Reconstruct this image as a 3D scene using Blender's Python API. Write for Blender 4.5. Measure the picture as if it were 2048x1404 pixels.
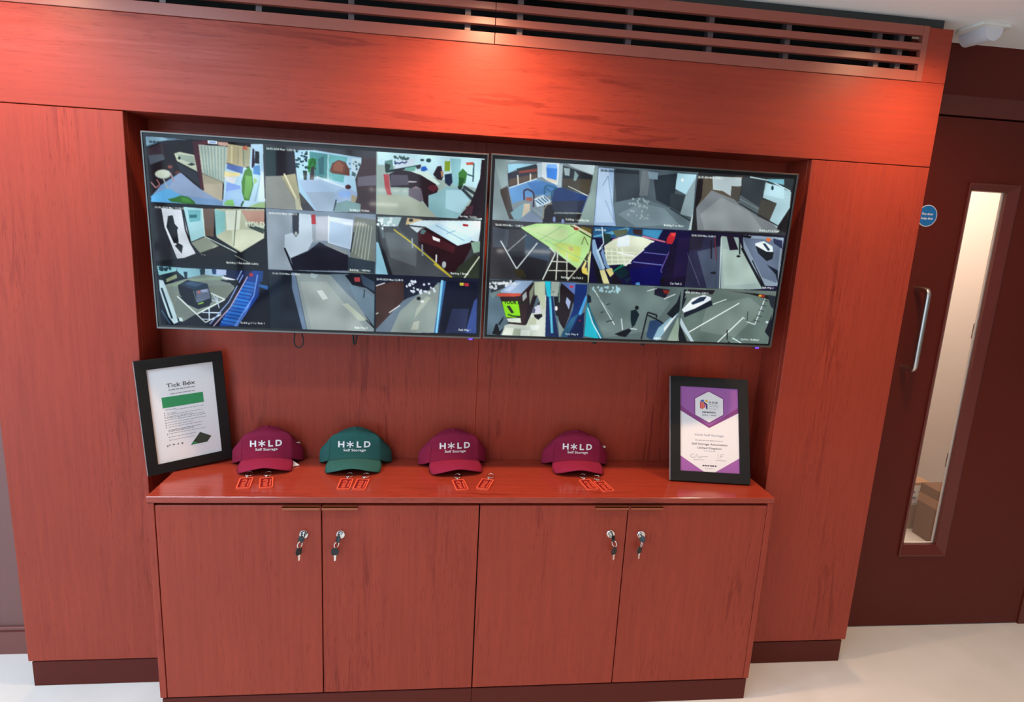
import bpy, bmesh, math, random
import numpy as np
from mathutils import Vector, Matrix
from mathutils.bvhtree import BVHTree
random.seed(7)
for o in list(bpy.data.objects): bpy.data.objects.remove(o)
SC = bpy.context.scene; COL = SC.collection
PI = math.pi
# tuned values
WORLD = 2.2
SPOTS = ((-1.20, 36), (0.11, 62), (1.44, 38)); SPOTY = -0.29
ROOMLAMP = 24
COOLLAMP = 24
WOOD1 = (0.36, 0.048, 0.024); WOOD2 = (0.30, 0.038, 0.020); WSPEC = 0.30
PAINT = (0.105, 0.014, 0.009); SCREEN = 0.9
CAPRED = (0.25, 0.009, 0.045); CAPGREEN = (0.022, 0.105, 0.09)
# ------------------------------------------------------------------ camera
cd = bpy.data.cameras.new('camera'); cam = bpy.data.objects.new('camera', cd); COL.objects.link(cam)
cd.sensor_fit = 'HORIZONTAL'; cd.sensor_width = 36.0; cd.lens = 1209.67 / 2048 * 36.0; cd.clip_start = 0.02
rt = Vector((0.99298402, -0.10639823, 0.05159613)); up = Vector((-0.02961123, 0.19869515, 0.97961391)); fw = Vector((0.11448109, 0.97426878, -0.19415053))
cam.matrix_world = Matrix(((rt.x, up.x, -fw.x, 0.0), (rt.y, up.y, -fw.y, -1.9198), (rt.z, up.z, -fw.z, 1.5769), (0, 0, 0, 1)))
SC.camera = cam
# ------------------------------------------------------------------ world, view, lights
w = bpy.data.worlds.new('daylight'); SC.world = w; w.use_nodes = True
bg = w.node_tree.nodes['Background']; bg.inputs[0].default_value = (0.57, 0.80, 1.0, 1); bg.inputs[1].default_value = WORLD
vs = SC.view_settings; vs.view_transform = 'Standard'; vs.look = 'None'; vs.gamma = 1.0; vs.exposure = 0.0; vs.use_curve_mapping = False
def spot(name, loc, energy, size, blend, color, radius=0.03, aim=None):
    l = bpy.data.lights.new(name, 'SPOT'); l.energy = energy; l.spot_size = math.radians(size); l.spot_blend = blend; l.color = color; l.shadow_soft_size = radius
    o = bpy.data.objects.new(name, l); COL.objects.link(o); o.location = loc
    if aim: o.rotation_euler = (Vector(aim) - Vector(loc)).to_track_quat('-Z', 'Y').to_euler()
    return o
def area(name, loc, aim, sx, sy, energy, color):
    l = bpy.data.lights.new(name, 'AREA'); l.shape = 'RECTANGLE'; l.size = sx; l.size_y = sy; l.energy = energy; l.color = color
    o = bpy.data.objects.new(name, l); COL.objects.link(o); o.location = loc
    o.rotation_euler = (Vector(aim) - Vector(loc)).to_track_quat('-Z', 'Y').to_euler()
    return o
WARM = (1.0, 0.60, 0.34)
area('corridor_lamp', (2.8, 0.50, 2.33), (2.9, 0.75, 0.9), 1.3, 0.30, 34, (1.0, 0.78, 0.60))
for i, (x, e) in enumerate(SPOTS):
    spot('downlight_lamp', (x, SPOTY, 2.29), e, 155, 1.0, WARM, 0.035)
for x, y in ((-1.5, -0.95), (-1.5, -2.4)):      # cool linear ceiling lamps on the shopfront side
    area('linear_lamp', (x, y, 2.29), (x, y, 0), 1.2, 0.12, COOLLAMP, (0.62, 0.82, 1.0))
for x in (1.5, 3.0):                       # warm downlights further back in the room
    for y in (-0.9, -2.4, -3.9):
        spot('room_lamp', (x, y, 2.29), ROOMLAMP, 105, 0.5, (1.0, 0.74, 0.52), 0.05)
# ------------------------------------------------------------------ materials
MATS = {}
def mat(name, color, rough=0.5, metal=0.0, spec=0.5, emit=None, estr=1.0, coat=0.0, trans=0.0, bump=0.0, bscale=200.0, var=0.0, alpha=1.0):
    if name in MATS: return MATS[name]
    m = bpy.data.materials.new(name); m.use_nodes = True; nt = m.node_tree; b = nt.nodes['Principled BSDF']
    b.inputs['Base Color'].default_value = (*color, 1); b.inputs['Roughness'].default_value = rough; b.inputs['Metallic'].default_value = metal
    b.inputs['Specular IOR Level'].default_value = spec; b.inputs['Coat Weight'].default_value = coat; b.inputs['Transmission Weight'].default_value = trans
    b.inputs['Coat Roughness'].default_value = 0.12
    if emit: b.inputs['Emission Color'].default_value = (*emit, 1); b.inputs['Emission Strength'].default_value = estr
    if bump or var:
        tc = nt.nodes.new('ShaderNodeTexCoord'); n = nt.nodes.new('ShaderNodeTexNoise'); n.inputs['Scale'].default_value = bscale; n.inputs['Detail'].default_value = 4
        nt.links.new(tc.outputs['Object'], n.inputs['Vector'])
        if bump:
            bp = nt.nodes.new('ShaderNodeBump'); bp.inputs['Strength'].default_value = bump; bp.inputs['Distance'].default_value = 0.002
            nt.links.new(n.outputs['Fac'], bp.inputs['Height']); nt.links.new(bp.outputs['Normal'], b.inputs['Normal'])
        if var:
            n2 = nt.nodes.new('ShaderNodeTexNoise'); n2.inputs['Scale'].default_value = bscale * 0.05; n2.inputs['Detail'].default_value = 5
            nt.links.new(tc.outputs['Object'], n2.inputs['Vector'])
            mx = nt.nodes.new('ShaderNodeMix'); mx.data_type = 'RGBA'
            mx.inputs['A'].default_value = (*[c * (1 - var) for c in color], 1); mx.inputs['B'].default_value = (*[min(1, c * (1 + var)) for c in color], 1)
            nt.links.new(n2.outputs['Fac'], mx.inputs['Factor']); nt.links.new(mx.outputs['Result'], b.inputs['Base Color'])
    MATS[name] = m; return m
def wood(name, axis, seed=0.0, rough=0.36, c1=None, c2=None):
    """red stained oak veneer, grain along axis x or z"""
    if name in MATS: return MATS[name]
    c1 = c1 or WOOD1; c2 = c2 or WOOD2
    m = bpy.data.materials.new(name); m.use_nodes = True; nt = m.node_tree; b = nt.nodes['Principled BSDF']; N = nt.nodes.new; K = nt.links.new
    tc = N('ShaderNodeTexCoord')
    def mapped(sx, off):
        mp = N('ShaderNodeMapping'); a, c = sx
        mp.inputs['Scale'].default_value = (c, a, a) if axis == 'x' else (a, a, c)
        mp.inputs['Location'].default_value = (off + seed, off * 1.7 - seed, off * 0.6 + seed * 2.1)
        K(tc.outputs['Object'], mp.inputs['Vector']); return mp
    def noise(mp, scale, detail, dist=0.0):
        n = N('ShaderNodeTexNoise'); n.inputs['Scale'].default_value = scale; n.inputs['Detail'].default_value = detail; n.inputs['Distortion'].default_value = dist
        K(mp.outputs['Vector'], n.inputs['Vector']); return n
    def ramp(src, p0, p1, a=0.0, z=1.0):
        r = N('ShaderNodeMapRange'); r.inputs['From Min'].default_value = p0; r.inputs['From Max'].default_value = p1
        r.inputs['To Min'].default_value = a; r.inputs['To Max'].default_value = z; K(src, r.inputs['Value']); return r.outputs['Result']
    def mul(a, bb):
        q = N('ShaderNodeMath'); q.operation = 'MULTIPLY'; K(a, q.inputs[0]); K(bb, q.inputs[1]); return q.outputs[0]
    cloud = noise(mapped((1.6, 0.9), 1.3), 1.5, 3)                          # slow tone drift of the stain
    flame = noise(mapped((34, 2.6), 4.1), 1.0, 5, 1.4)                      # cathedral figure
    streak = noise(mapped((95, 4), 2.2), 1.0, 6, 0.4)                       # fine streaks
    pore = noise(mapped((330, 22), 7.7), 1.0, 2, 0.0)                       # open pores of the oak
    band = noise(mapped((6, 1.1), 9.3), 1.0, 3)                             # where the pores gather
    mx = N('ShaderNodeMix'); mx.data_type = 'RGBA'; mx.inputs['A'].default_value = (*c1, 1); mx.inputs['B'].default_value = (*c2, 1)
    K(ramp(streak.outputs['Fac'], 0.30, 0.75), mx.inputs['Factor'])
    gate = ramp(band.outputs['Fac'], 0.53, 0.64)
    pm = mul(ramp(flame.outputs['Fac'], 0.54, 0.61), gate)
    pm2 = mul(ramp(pore.outputs['Fac'], 0.58, 0.70), ramp(band.outputs['Fac'], 0.40, 0.60, 0.35, 1.0))
    d1 = N('ShaderNodeMix'); d1.data_type = 'RGBA'; d1.blend_type = 'MULTIPLY'; d1.inputs['B'].default_value = (0.72, 0.62, 0.62, 1)
    K(mx.outputs['Result'], d1.inputs['A']); K(pm, d1.inputs['Factor'])
    d2 = N('ShaderNodeMix'); d2.data_type = 'RGBA'; d2.blend_type = 'MULTIPLY'; d2.inputs['B'].default_value = (0.70, 0.58, 0.58, 1)
    K(d1.outputs['Result'], d2.inputs['A']); K(pm2, d2.inputs['Factor'])
    d3 = N('ShaderNodeMix'); d3.data_type = 'RGBA'; d3.blend_type = 'MULTIPLY'; d3.inputs['B'].default_value = (0.93, 0.90, 0.90, 1)
    K(d2.outputs['Result'], d3.inputs['A']); K(ramp(cloud.outputs['Fac'], 0.40, 0.62), d3.inputs['Factor'])
    K(d3.outputs['Result'], b.inputs['Base Color'])
    rr = ramp(streak.outputs['Fac'], 0.3, 0.7, rough - 0.04, rough + (0.07 if rough > 0.2 else 0.02)); K(rr, b.inputs['Roughness'])
    ad = N('ShaderNodeMath'); ad.operation = 'ADD'; K(streak.outputs['Fac'], ad.inputs[0]); K(pm2, ad.inputs[1])
    bp = N('ShaderNodeBump'); bp.inputs['Strength'].default_value = 0.10; bp.inputs['Distance'].default_value = 0.0006; bp.invert = True
    K(ad.outputs[0], bp.inputs['Height']); K(bp.outputs['Normal'], b.inputs['Normal'])
    b.inputs['Specular IOR Level'].default_value = WSPEC if rough > 0.2 else 0.5
    MATS[name] = m; return m
M_WV = wood('red_oak_vertical', 'z'); M_WV2 = wood('red_oak_vertical_b', 'z', 3.7); M_WV3 = wood('red_oak_vertical_c', 'z', 8.9)
M_WH = wood('red_oak_horizontal', 'x', 1.1); M_TOP = wood('red_oak_worktop', 'x', 5.2, rough=0.17)
M_PAINT = mat('brown_lacquer', PAINT, 0.45, spec=0.2, var=0.05, bscale=30)
M_GRILLE = mat('brown_satin_metal', (0.30, 0.075, 0.05), 0.33, 0.0, 0.6)
M_BLACK = mat('black_gap', (0.012, 0.012, 0.012), 0.7)
M_DUCT = mat('dark_duct', (0.03, 0.03, 0.032), 0.6)
M_BRACK = mat('galvanised_bracket', (0.16, 0.12, 0.12), 0.4, 0.5)
M_CEIL = mat('matt_ceiling_paint', (0.90, 0.88, 0.85), 0.9, bump=0.03)
M_WALL = mat('white_wall_paint', (0.80, 0.75, 0.70), 0.85, bump=0.03)
M_SILVER = mat('brushed_steel', (0.62, 0.58, 0.54), 0.28, 1.0)
M_CHROME = mat('chrome', (0.80, 0.79, 0.77), 0.16, 1.0)
M_KEYBLK = mat('black_key_plastic', (0.012, 0.016, 0.018), 0.35)
M_TVFR = mat('tv_frame_dark_metal', (0.20, 0.19, 0.18), 0.25, 0.9)
M_TVBLK = mat('tv_black_border', (0.008, 0.008, 0.010), 0.15)
M_TVBACK = mat('tv_back_plastic', (0.02, 0.02, 0.02), 0.55)
M_LED = mat('blue_standby_light', (0.02, 0.01, 0.4), 0.4, emit=(0.10, 0.03, 1.0), estr=4.0)
M_FRAME = mat('black_frame_wood', (0.009, 0.008, 0.008), 0.5, spec=0.3, bump=0.05, bscale=300)
M_FRSIDE = mat('grey_frame_edge', (0.30, 0.29, 0.30), 0.35)
M_PAPER = mat('white_paper', (0.82, 0.80, 0.80), 0.55)
M_CORD = mat('black_cord', (0.01, 0.01, 0.01), 0.5)
M_PIR = mat('white_sensor_plastic', (0.80, 0.78, 0.72), 0.35)
M_CARD = mat('brown_cardboard', (0.20, 0.105, 0.055), 0.8, var=0.12, bscale=60)
M_GLASS = mat('door_glass', (1, 1, 1), 0.0, trans=1.0)
MATS['door_glass'].node_tree.nodes['Principled BSDF'].inputs['IOR'].default_value = 1.45
def floor_mat():
    m = bpy.data.materials.new('poured_resin_floor'); m.use_nodes = True; nt = m.node_tree; b = nt.nodes['Principled BSDF']; N = nt.nodes.new; K = nt.links.new
    tc = N('ShaderNodeTexCoord'); n = N('ShaderNodeTexNoise'); n.inputs['Scale'].default_value = 3.2; n.inputs['Detail'].default_value = 6; n.inputs['Distortion'].default_value = 0.8
    K(tc.outputs['Object'], n.inputs['Vector']); mr = N('ShaderNodeMapRange'); mr.inputs['From Min'].default_value = 0.35; mr.inputs['From Max'].default_value = 0.68; K(n.outputs['Fac'], mr.inputs['Value'])
    mx = N('ShaderNodeMix'); mx.data_type = 'RGBA'; mx.inputs['A'].default_value = (0.84, 0.82, 0.79, 1); mx.inputs['B'].default_value = (0.77, 0.75, 0.71, 1)
    K(mr.outputs['Result'], mx.inputs['Factor']); K(mx.outputs['Result'], b.inputs['Base Color']); b.inputs['Roughness'].default_value = 0.32
    return m
M_FLOOR = floor_mat()
# ------------------------------------------------------------------ mesh helpers
def new(): return bmesh.new()
def box(bm, x0, x1, y0, y1, z0, z1, bev=0.0, seg=1):
    vs_ = [bm.verts.new(p) for p in ((x0, y0, z0), (x1, y0, z0), (x1, y1, z0), (x0, y1, z0), (x0, y0, z1), (x1, y0, z1), (x1, y1, z1), (x0, y1, z1))]
    fs = [bm.faces.new([vs_[i] for i in f]) for f in ((0, 3, 2, 1), (4, 5, 6, 7), (0, 1, 5, 4), (1, 2, 6, 5), (2, 3, 7, 6), (3, 0, 4, 7))]
    if bev: bmesh.ops.bevel(bm, geom=list({e for f in fs for e in f.edges}), offset=bev, segments=seg, affect='EDGES', profile=0.5)
def prism(bm, pts, z0, z1, plane='xy'):
    """closed polygon extruded; plane xy extrudes along z, xz along y"""
    f = (lambda a, b, c: (a, b, c)) if plane == 'xy' else (lambda a, b, c: (a, c, b))
    lo = [bm.verts.new(f(a, b, z0)) for a, b in pts]; hi = [bm.verts.new(f(a, b, z1)) for a, b in pts]; n = len(pts)
    bm.faces.new(lo[::-1]); bm.faces.new(hi)
    for i in range(n): bm.faces.new((lo[i], lo[(i + 1) % n], hi[(i + 1) % n], hi[i]))
def tube(bm, pts, r, seg=10, closed=False, cap=True):
    pts = [Vector(p) for p in pts]; n = len(pts); rings = []; prev = None
    for i, p in enumerate(pts):
        a = pts[(i - 1) % n] if (closed or i) else p; b_ = pts[(i + 1) % n] if (closed or i < n - 1) else p
        t = (b_ - a).normalized()
        if prev is None: prev = t.orthogonal().normalized()
        u = (prev - t * prev.dot(t)).normalized(); prev = u; v = t.cross(u); rr = r[i] if isinstance(r, (list, tuple)) else r
        rings.append([bm.verts.new(p + (u * math.cos(2 * PI * k / seg) + v * math.sin(2 * PI * k / seg)) * rr) for k in range(seg)])
    for i in range(n if closed else n - 1):
        A, B = rings[i], rings[(i + 1) % n]
        for k in range(seg): bm.faces.new((A[k], A[(k + 1) % seg], B[(k + 1) % seg], B[k]))
    if cap and not closed: bm.faces.new(rings[0][::-1]); bm.faces.new(rings[-1])
def ring(bm, c, r, tr, axis='z', seg=24, ts=8, tilt=None):
    pts = []
    for k in range(seg):
        a = 2 * PI * k / seg; p = Vector((math.cos(a) * r, math.sin(a) * r, 0))
        if axis == 'y': p = Vector((p.x, 0, p.y))
        if axis == 'x': p = Vector((0, p.x, p.y))
        if tilt: p.rotate(tilt)
        pts.append(Vector(c) + p)
    tube(bm, pts, tr, ts, closed=True)
def lathe(bm, prof, c, axis='y', seg=24):
    """prof: list of (r, h) revolved about axis through c"""
    rings = []
    for r, h in prof:
        row = []
        for k in range(seg):
            a = 2 * PI * k / seg; x, y = math.cos(a) * r, math.sin(a) * r
            p = {'y': (x, h, y), 'z': (x, y, h), 'x': (h, x, y)}[axis]
            row.append(bm.verts.new(Vector(c) + Vector(p)))
        rings.append(row)
    for A, B in zip(rings, rings[1:]):
        for k in range(seg): bm.faces.new((A[k], A[(k + 1) % seg], B[(k + 1) % seg], B[k]))
    bm.faces.new(rings[0][::-1]); bm.faces.new(rings[-1])
def obj(name, bm, m, parent=None, smooth=False):
    bmesh.ops.recalc_face_normals(bm, faces=bm.faces[:])
    me = bpy.data.meshes.new(name); bm.to_mesh(me); bm.free()
    if m: me.materials.append(m)
    if smooth:
        for p in me.polygons: p.use_smooth = True
    o = bpy.data.objects.new(name, me); COL.objects.link(o)
    if parent: o.parent = parent
    return o
def autosmooth(o, ang=40):
    me = o.data
    for p in me.polygons: p.use_smooth = True
    bm = bmesh.new(); bm.from_mesh(me)
    for e in bm.edges:
        if len(e.link_faces) == 2 and e.calc_face_angle(0) > math.radians(ang): e.smooth = False
    bm.to_mesh(me); bm.free(); return o
def B(name, m, parent, *dims, bev=0.0012):
    bm = new(); box(bm, *dims, bev=bev); return obj(name, bm, m, parent)
def tag(o, label=None, cat=None, group=None, kind=None):
    if label: o['label'] = label
    if cat: o['category'] = cat
    if group: o['group'] = group
    if kind: o['kind'] = kind
    return o
def empty(name, loc=(0, 0, 0), rz=0.0):
    o = bpy.data.objects.new(name, None); COL.objects.link(o); o.location = loc; o.rotation_euler = (0, 0, rz); o.empty_display_size = 0.05; return o
def struct(o): o['kind'] = 'structure'; return o
def copy_tree(o, parent=None):
    c = o.copy(); COL.objects.link(c); c.parent = parent
    for ch in list(o.children): copy_tree(ch, c)
    return c
TXT = {}
def text_tris(s, offset=0.0, spacing=1.0):
    """2D triangles of a line of lettering, normalised to cap height 1, starting at x=0"""
    key = (s, offset, spacing)
    if key in TXT: return TXT[key]
    def raw(t):
        cu = bpy.data.curves.new('t', 'FONT'); cu.body = t; cu.resolution_u = 3; cu.offset = offset; cu.space_character = spacing; cu.fill_mode = 'FRONT'
        o = bpy.data.objects.new('t', cu); COL.objects.link(o); dg = bpy.context.evaluated_depsgraph_get(); dg.update()
        me = bpy.data.meshes.new_from_object(o.evaluated_get(dg)); me.calc_loop_triangles()
        v = np.array([vv.co[:2] for vv in me.vertices]).reshape(-1, 2); t_ = np.array([lt.vertices[:] for lt in me.loop_triangles]).reshape(-1, 3)
        bpy.data.objects.remove(o); bpy.data.curves.remove(cu); bpy.data.meshes.remove(me); return v, t_
    if 'H' not in TXT:
        hv, _ = raw('H') if True else None; TXT['H'] = (hv[:, 1].max() - hv[:, 1].min())
    v, t_ = raw(s); v = v / TXT['H'];
    if len(v): v[:, 0] -= v[:, 0].min()
    TXT[key] = (v, t_); return TXT[key]
def text_mesh(bm, s, place, h, width=None, align='c', offset=0.0, spacing=1.0):
    """adds lettering; place(u, v) -> 3D, u right v up in metres, origin at baseline middle (align c) or left"""
    v, t_ = text_tris(s, offset, spacing); v = v.copy() * h
    if width: v[:, 0] *= width / v[:, 0].max()
    if align == 'c': v[:, 0] -= v[:, 0].max() / 2
    vs_ = [bm.verts.new(place(a, b)) for a, b in v]
    for t in t_:
        try: bm.faces.new([vs_[i] for i in t])
        except ValueError: pass
def flatobj(name, bm, m, parent):
    me = bpy.data.meshes.new(name); bm.to_mesh(me); bm.free(); me.materials.append(m)
    o = bpy.data.objects.new(name, me); COL.objects.link(o); o.parent = parent; return o
# ------------------------------------------------------------------ dimensions (metres)
XL, XR = -1.3327, 1.5807; RL, RR = -0.9185, 1.1664; ZF, ZT, ZB = 1.8551, 2.2739, 0.0967
CL, CR = -0.8458, 1.0986; HC = 0.7637; HCB = 0.744; CB = 0.085; D = 0.171; RD = 0.148; YB = 0.199; ZC = 2.3048
# ------------------------------------------------------------------ the setting
struct(B('floor', M_FLOOR, None, -2.4, 4.2, -7.5, 2.6, -0.05, 0.0, bev=0))
bm = new(); box(bm, -2.4, 4.2, -7.5, YB, ZC, ZC + 0.06); box(bm, -2.4, XR - 0.02, YB, 0.5, ZC, ZC + 0.06); struct(obj('ceiling', bm, M_CEIL))
wb = struct(empty('wall_front', (0, 0, 0)))
B('fascia_board', M_WH, wb, XL, XR, 0.0, 0.022, ZF, 2.1124)
B('fascia_end', M_WH, wb, 1.4975, XR, 0.0, 0.022, 2.1130, ZT)
B('side_panel', M_WV, wb, XL, RL, 0.0, 0.022, ZB, ZF - 0.0025)
B('side_panel', M_WV2, wb, RR, XR, 0.0, 0.022, ZB, ZF - 0.0025)
B('recess_back_panel', M_WV3, wb, RL - 0.02, 0.1250, RD, RD + 0.02, 0.0, ZF + 0.2)
B('recess_back_panel', M_WV, wb, 0.1255, RR + 0.02, RD, RD + 0.02, 0.0, ZF + 0.2)
B('recess_side', M_WV, wb, RL - 0.018, RL, 0.0225, RD, 0.0, ZF)
B('recess_side', M_WV2, wb, RR, RR + 0.018, 0.0225, RD, 0.0, ZF)
B('recess_soffit', M_WH, wb, RL - 0.018, RR + 0.018, 0.0225, RD, ZF, ZF + 0.018)
B('plinth', M_PAINT, wb, XL + 0.008, RL - 0.005, 0.004, 0.02, 0.0, ZB - 0.006)
B('plinth', M_PAINT, wb, RR + 0.005, XR - 0.011, 0.004, 0.02, 0.0, ZB - 0.006)
B('end_return', M_WV, wb, XL, XL + 0.018, 0.0225, 0.165, ZB, ZT, bev=0)
B('end_return', M_WV2, wb, XR - 0.018, XR, 0.0225, YB - 0.002, ZB, ZT, bev=0)
B('plinth_return', M_PAINT, wb, XL + 0.008, XL + 0.022, 0.0205, 0.165, 0.0, ZB - 0.006, bev=0)
B('plinth_return', M_PAINT, wb, XR - 0.025, XR - 0.011, 0.0205, YB - 0.002, 0.0, ZB - 0.006, bev=0)
# dark void behind the grille and shadow gap above it
bm = new(); box(bm, XL + 0.02, XR - 0.02, 0.16, 0.17, 2.0, ZC - 0.001); box(bm, XL + 0.02, XR - 0.02, 0.03, 0.16, 2.085, 2.10)
obj('grille_void_lining', bm, M_BLACK, wb)
struct(B('light_leak_block', M_WALL, None, XL + 0.031, XR - 0.031, 0.1705, 0.5, 0.0, ZC - 0.001, bev=0))  # unseen solid behind the surround, added to stop light leaking through
struct(B('trim_1', mat('charcoal_shadow_gap', (0.035, 0.038, 0.036), 0.6), None, XL, 1.5584, 0.019, 0.03, ZT, ZC - 0.0005, bev=0))
# linear air grilles
def grille(x0, x1, brackets, label, closed_r):
    g = tag(empty('air_grille', ((x0 + x1) / 2, 0.0, 2.113)), label, 'grille', 'linear air grilles above the screens'); ox, oz = (x0 + x1) / 2, 2.113
    bars = ((2.1130, 2.1440), (2.1643, 2.1843), (2.2056, 2.2255), (2.2482, 2.2765))
    for i, (a, b_) in enumerate(bars):
        B('rail' if i in (0, 3) else 'slat', M_GRILLE, g, x0 - ox, (x1 if not closed_r else x1 - 0.0205) - ox, -0.003, 0.016, a - oz, b_ - oz, bev=0.0008)
    if closed_r: B('stile', M_GRILLE, g, x1 - 0.02 - ox, x1 - ox, -0.003, 0.016, 2.1130 - oz, 2.2765 - oz, bev=0.0008)
    for bx in brackets:
        bm = new()
        box(bm, bx - 0.008 - ox, bx + 0.008 - ox, 0.0165, 0.0185, 2.12 - oz, 2.27 - oz); box(bm, bx - 0.009 - ox, bx - 0.0072 - ox, 0.0185, 0.045, 2.12 - oz, 2.27 - oz)
        for z in (2.149, 2.190, 2.231): lathe(bm, [(0.0022, 0.0155), (0.0022, 0.0165)], (bx - ox + 0.001, 0, z - oz), 'y', 8)
        obj('bracket', bm, M_BRACK, g)
    return g
grille(XL + 0.002, 0.1252, (-1.06, -0.8016, -0.5443, -0.2884, 0.0461), 'brown slatted air grille over the left screen, cut by the photo edge', False)
grille(0.1266, 1.4965, (0.2005, 0.533, 0.789, 1.04, 1.345, 1.42), 'brown slatted air grille over the right screen, ending beside the door', True)
# back walls either side
struct(B('wall_left', mat('wall_mauve_brown', (0.20, 0.085, 0.075), 0.6), None, -2.4, XL + 0.03, 0.182, 0.232, 0.0, ZC, bev=0))
bm = new(); box(bm, -2.4, XL + 0.03, 0.166, 0.1815, 0.0, 0.088); box(bm, -2.4, XL + 0.03, 0.171, 0.1815, 0.0885, 0.1035, bev=0.003)
struct(obj('baseboard_left', bm, mat('baseboard_brown', (0.20, 0.06, 0.05), 0.35)))
DX0, DX1, DZ = 1.715, 2.545, 2.062
bm = new(); box(bm, XR - 0.03, DX0 - 0.05, YB, YB + 0.12, 0, ZC); box(bm, DX1 + 0.05, 4.2, YB, YB + 0.12, 0, ZC); box(bm, DX0 - 0.05, DX1 + 0.05, YB, YB + 0.12, 2.135, ZC)
struct(obj('wall_right', bm, M_PAINT))
bm = new(); box(bm, DX0 - 0.05, DX0 - 0.003, YB - 0.002, YB + 0.118, 0, 2.135); box(bm, DX1 + 0.003, DX1 + 0.05, YB - 0.002, YB + 0.118, 0, 2.135)
box(bm, DX0 - 0.003, DX1 + 0.003, YB - 0.002, YB + 0.118, 2.068, 2.135)
box(bm, DX0 - 0.003, DX1 + 0.003, YB + 0.050, YB + 0.065, 2.03, 2.0679); box(bm, DX0 - 0.0029, DX0 + 0.02, YB + 0.050, YB + 0.065, 0, 2.0299); box(bm, DX1 - 0.02, DX1 + 0.0029, YB + 0.050, YB + 0.065, 0, 2.0299)  # stops behind the leaf, added to block corridor light leaking past it
struct(obj('trim_2', bm, mat('frame_lacquer', [c * 1.1 for c in PAINT], 0.4)))
dr = struct(empty('door_1', (DX0, YB, 0)))
gx0, gx1, gz0, gz1 = 1.935, 2.083, 0.378, 1.813                      # glass
fx0, fx1, fz0, fz1 = 1.914, 2.126, 0.331, 1.840                      # bead frame outer
bm = new(); X = lambda v: v - DX0
for a in ((DX0, fx0, 0.004, DZ), (fx1, DX1, 0.004, DZ), (fx0, fx1, 0.004, fz0), (fx0, fx1, fz1, DZ)): box(bm, X(a[0]), X(a[1]), 0.003, 0.045, a[2], a[3])
bmesh.ops.remove_doubles(bm, verts=bm.verts[:], dist=1e-5)
obj('door_leaf', bm, M_PAINT, dr)
def bead(x0, x1, z0, z1, ix0, ix1, iz0, iz1, m):
    bm = new(); A = [(x0, z0), (x1, z0), (x1, z1), (x0, z1)]; Bq = [(x0 + .006, z0 + .006), (x1 - .006, z0 + .006), (x1 - .006, z1 - .006), (x0 + .006, z1 - .006)]; Cq = [(ix0, iz0), (ix1, iz0), (ix1, iz1), (ix0, iz1)]
    rows = [[bm.verts.new((X(a), y, z)) for a, z in R_] for R_, y in ((A, 0.003), (A, -0.004), (Bq, -0.006), (Cq, 0.006), (Cq, 0.020), (A, 0.020))]
    for P_, Q_ in zip(rows, rows[1:]):
        for k in range(4): bm.faces.new((P_[k], P_[(k + 1) % 4], Q_[(k + 1) % 4], Q_[k]))
    return obj('glazing_bead', bm, m, dr)
bead(fx0, fx1, fz0, fz1, gx0, gx1, gz0, gz1, mat('bead_lacquer', [c * 1.15 for c in PAINT], 0.35))
B('glass_pane', M_GLASS, dr, X(gx0 - 0.004), X(gx1 + 0.004), 0.022, 0.026, gz0 - 0.004, gz1 + 0.004, bev=0)
bm = new(); hz0, hz1, hx = 1.137, 1.443, X(1.779)
pts = [(hx, 0.003, hz1)] + [(hx, -0.040 - 0.02 * math.sin(a), hz1 - 0.02 + 0.02 * math.cos(a)) for a in [i * PI / 12 for i in range(0, 7)]] + [(hx, -0.060, (hz0 + hz1) / 2)] + \
      [(hx, -0.040 - 0.02 * math.cos(a), hz0 + 0.02 - 0.02 * math.sin(a)) for a in [i * PI / 12 for i in range(0, 7)]] + [(hx, 0.003, hz0)]
tube(bm, pts, 0.0105, 14)
h = autosmooth(obj('pull_handle', bm, M_SILVER, dr)); h['label'] = 'brushed steel pull handle'
# round blue sign stuck on the door
sg = tag(empty('door_sign', (1.770, YB + 0.002, 1.712)), 'round blue fire door keep shut sign on the brown door', 'sign')
bm = new(); lathe(bm, [(0.0395, -0.0012), (0.0395, 0.0008)], (0, 0, 0), 'y', 48); obj('sign_rim', bm, mat('sign_white', (0.65, 0.68, 0.74), 0.4), sg)
bm = new(); lathe(bm, [(0.0365, -0.0018), (0.0365, -0.0011)], (0, 0, 0), 'y', 48); obj('sign_disc', bm, mat('sign_blue', (0.01, 0.16, 0.48), 0.4), sg)
bm = new()
for s, z in (('Fire door', 0.003), ('keep shut', -0.013)): text_mesh(bm, s, lambda u, v, z=z: (u, -0.0021, z + v), 0.0085, None, 'c', 0.02)
flatobj('sign_lettering', bm, mat('sign_letter', (0.8, 0.85, 0.9), 0.5), sg)
# room beyond the glazed door
struct(B('wall_corridor', M_WALL, None, 1.4, 4.2, 1.32, 1.40, 0.0, 2.6, bev=0))
struct(B('wall_corridor_end', M_WALL, None, 4.2, 4.3, 0.2, 2.6, 0.0, 2.6, bev=0))
cb = tag(empty('wall_cupboard', (2.075, 1.315, 0.0)), 'tall white cupboard doors with slot grips seen through the door glass', 'cupboard')
for i in range(3):
    x0 = -0.0 + i * 0.52
    bm = new(); box(bm, x0, x0 + 0.517, -0.08, 0.0, 0.08, 2.25, bev=0.001); d_ = obj('cupboard_door', bm, mat('cupboard_white', (0.80, 0.76, 0.72), 0.5), cb)
    for z in (0.313, 1.104):
        bm = new(); box(bm, x0 + 0.450, x0 + 0.458, -0.0805, -0.079, z, z + 0.088); obj('slot_grip', bm, mat('slot_shadow', (0.07, 0.05, 0.045), 0.6), d_)
bx_ = tag(empty('cardboard_box', (2.715, 0.80, 0.0), 0.0), 'brown cardboard carton standing in front of the white cupboard, behind the door glass', 'box')
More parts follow.
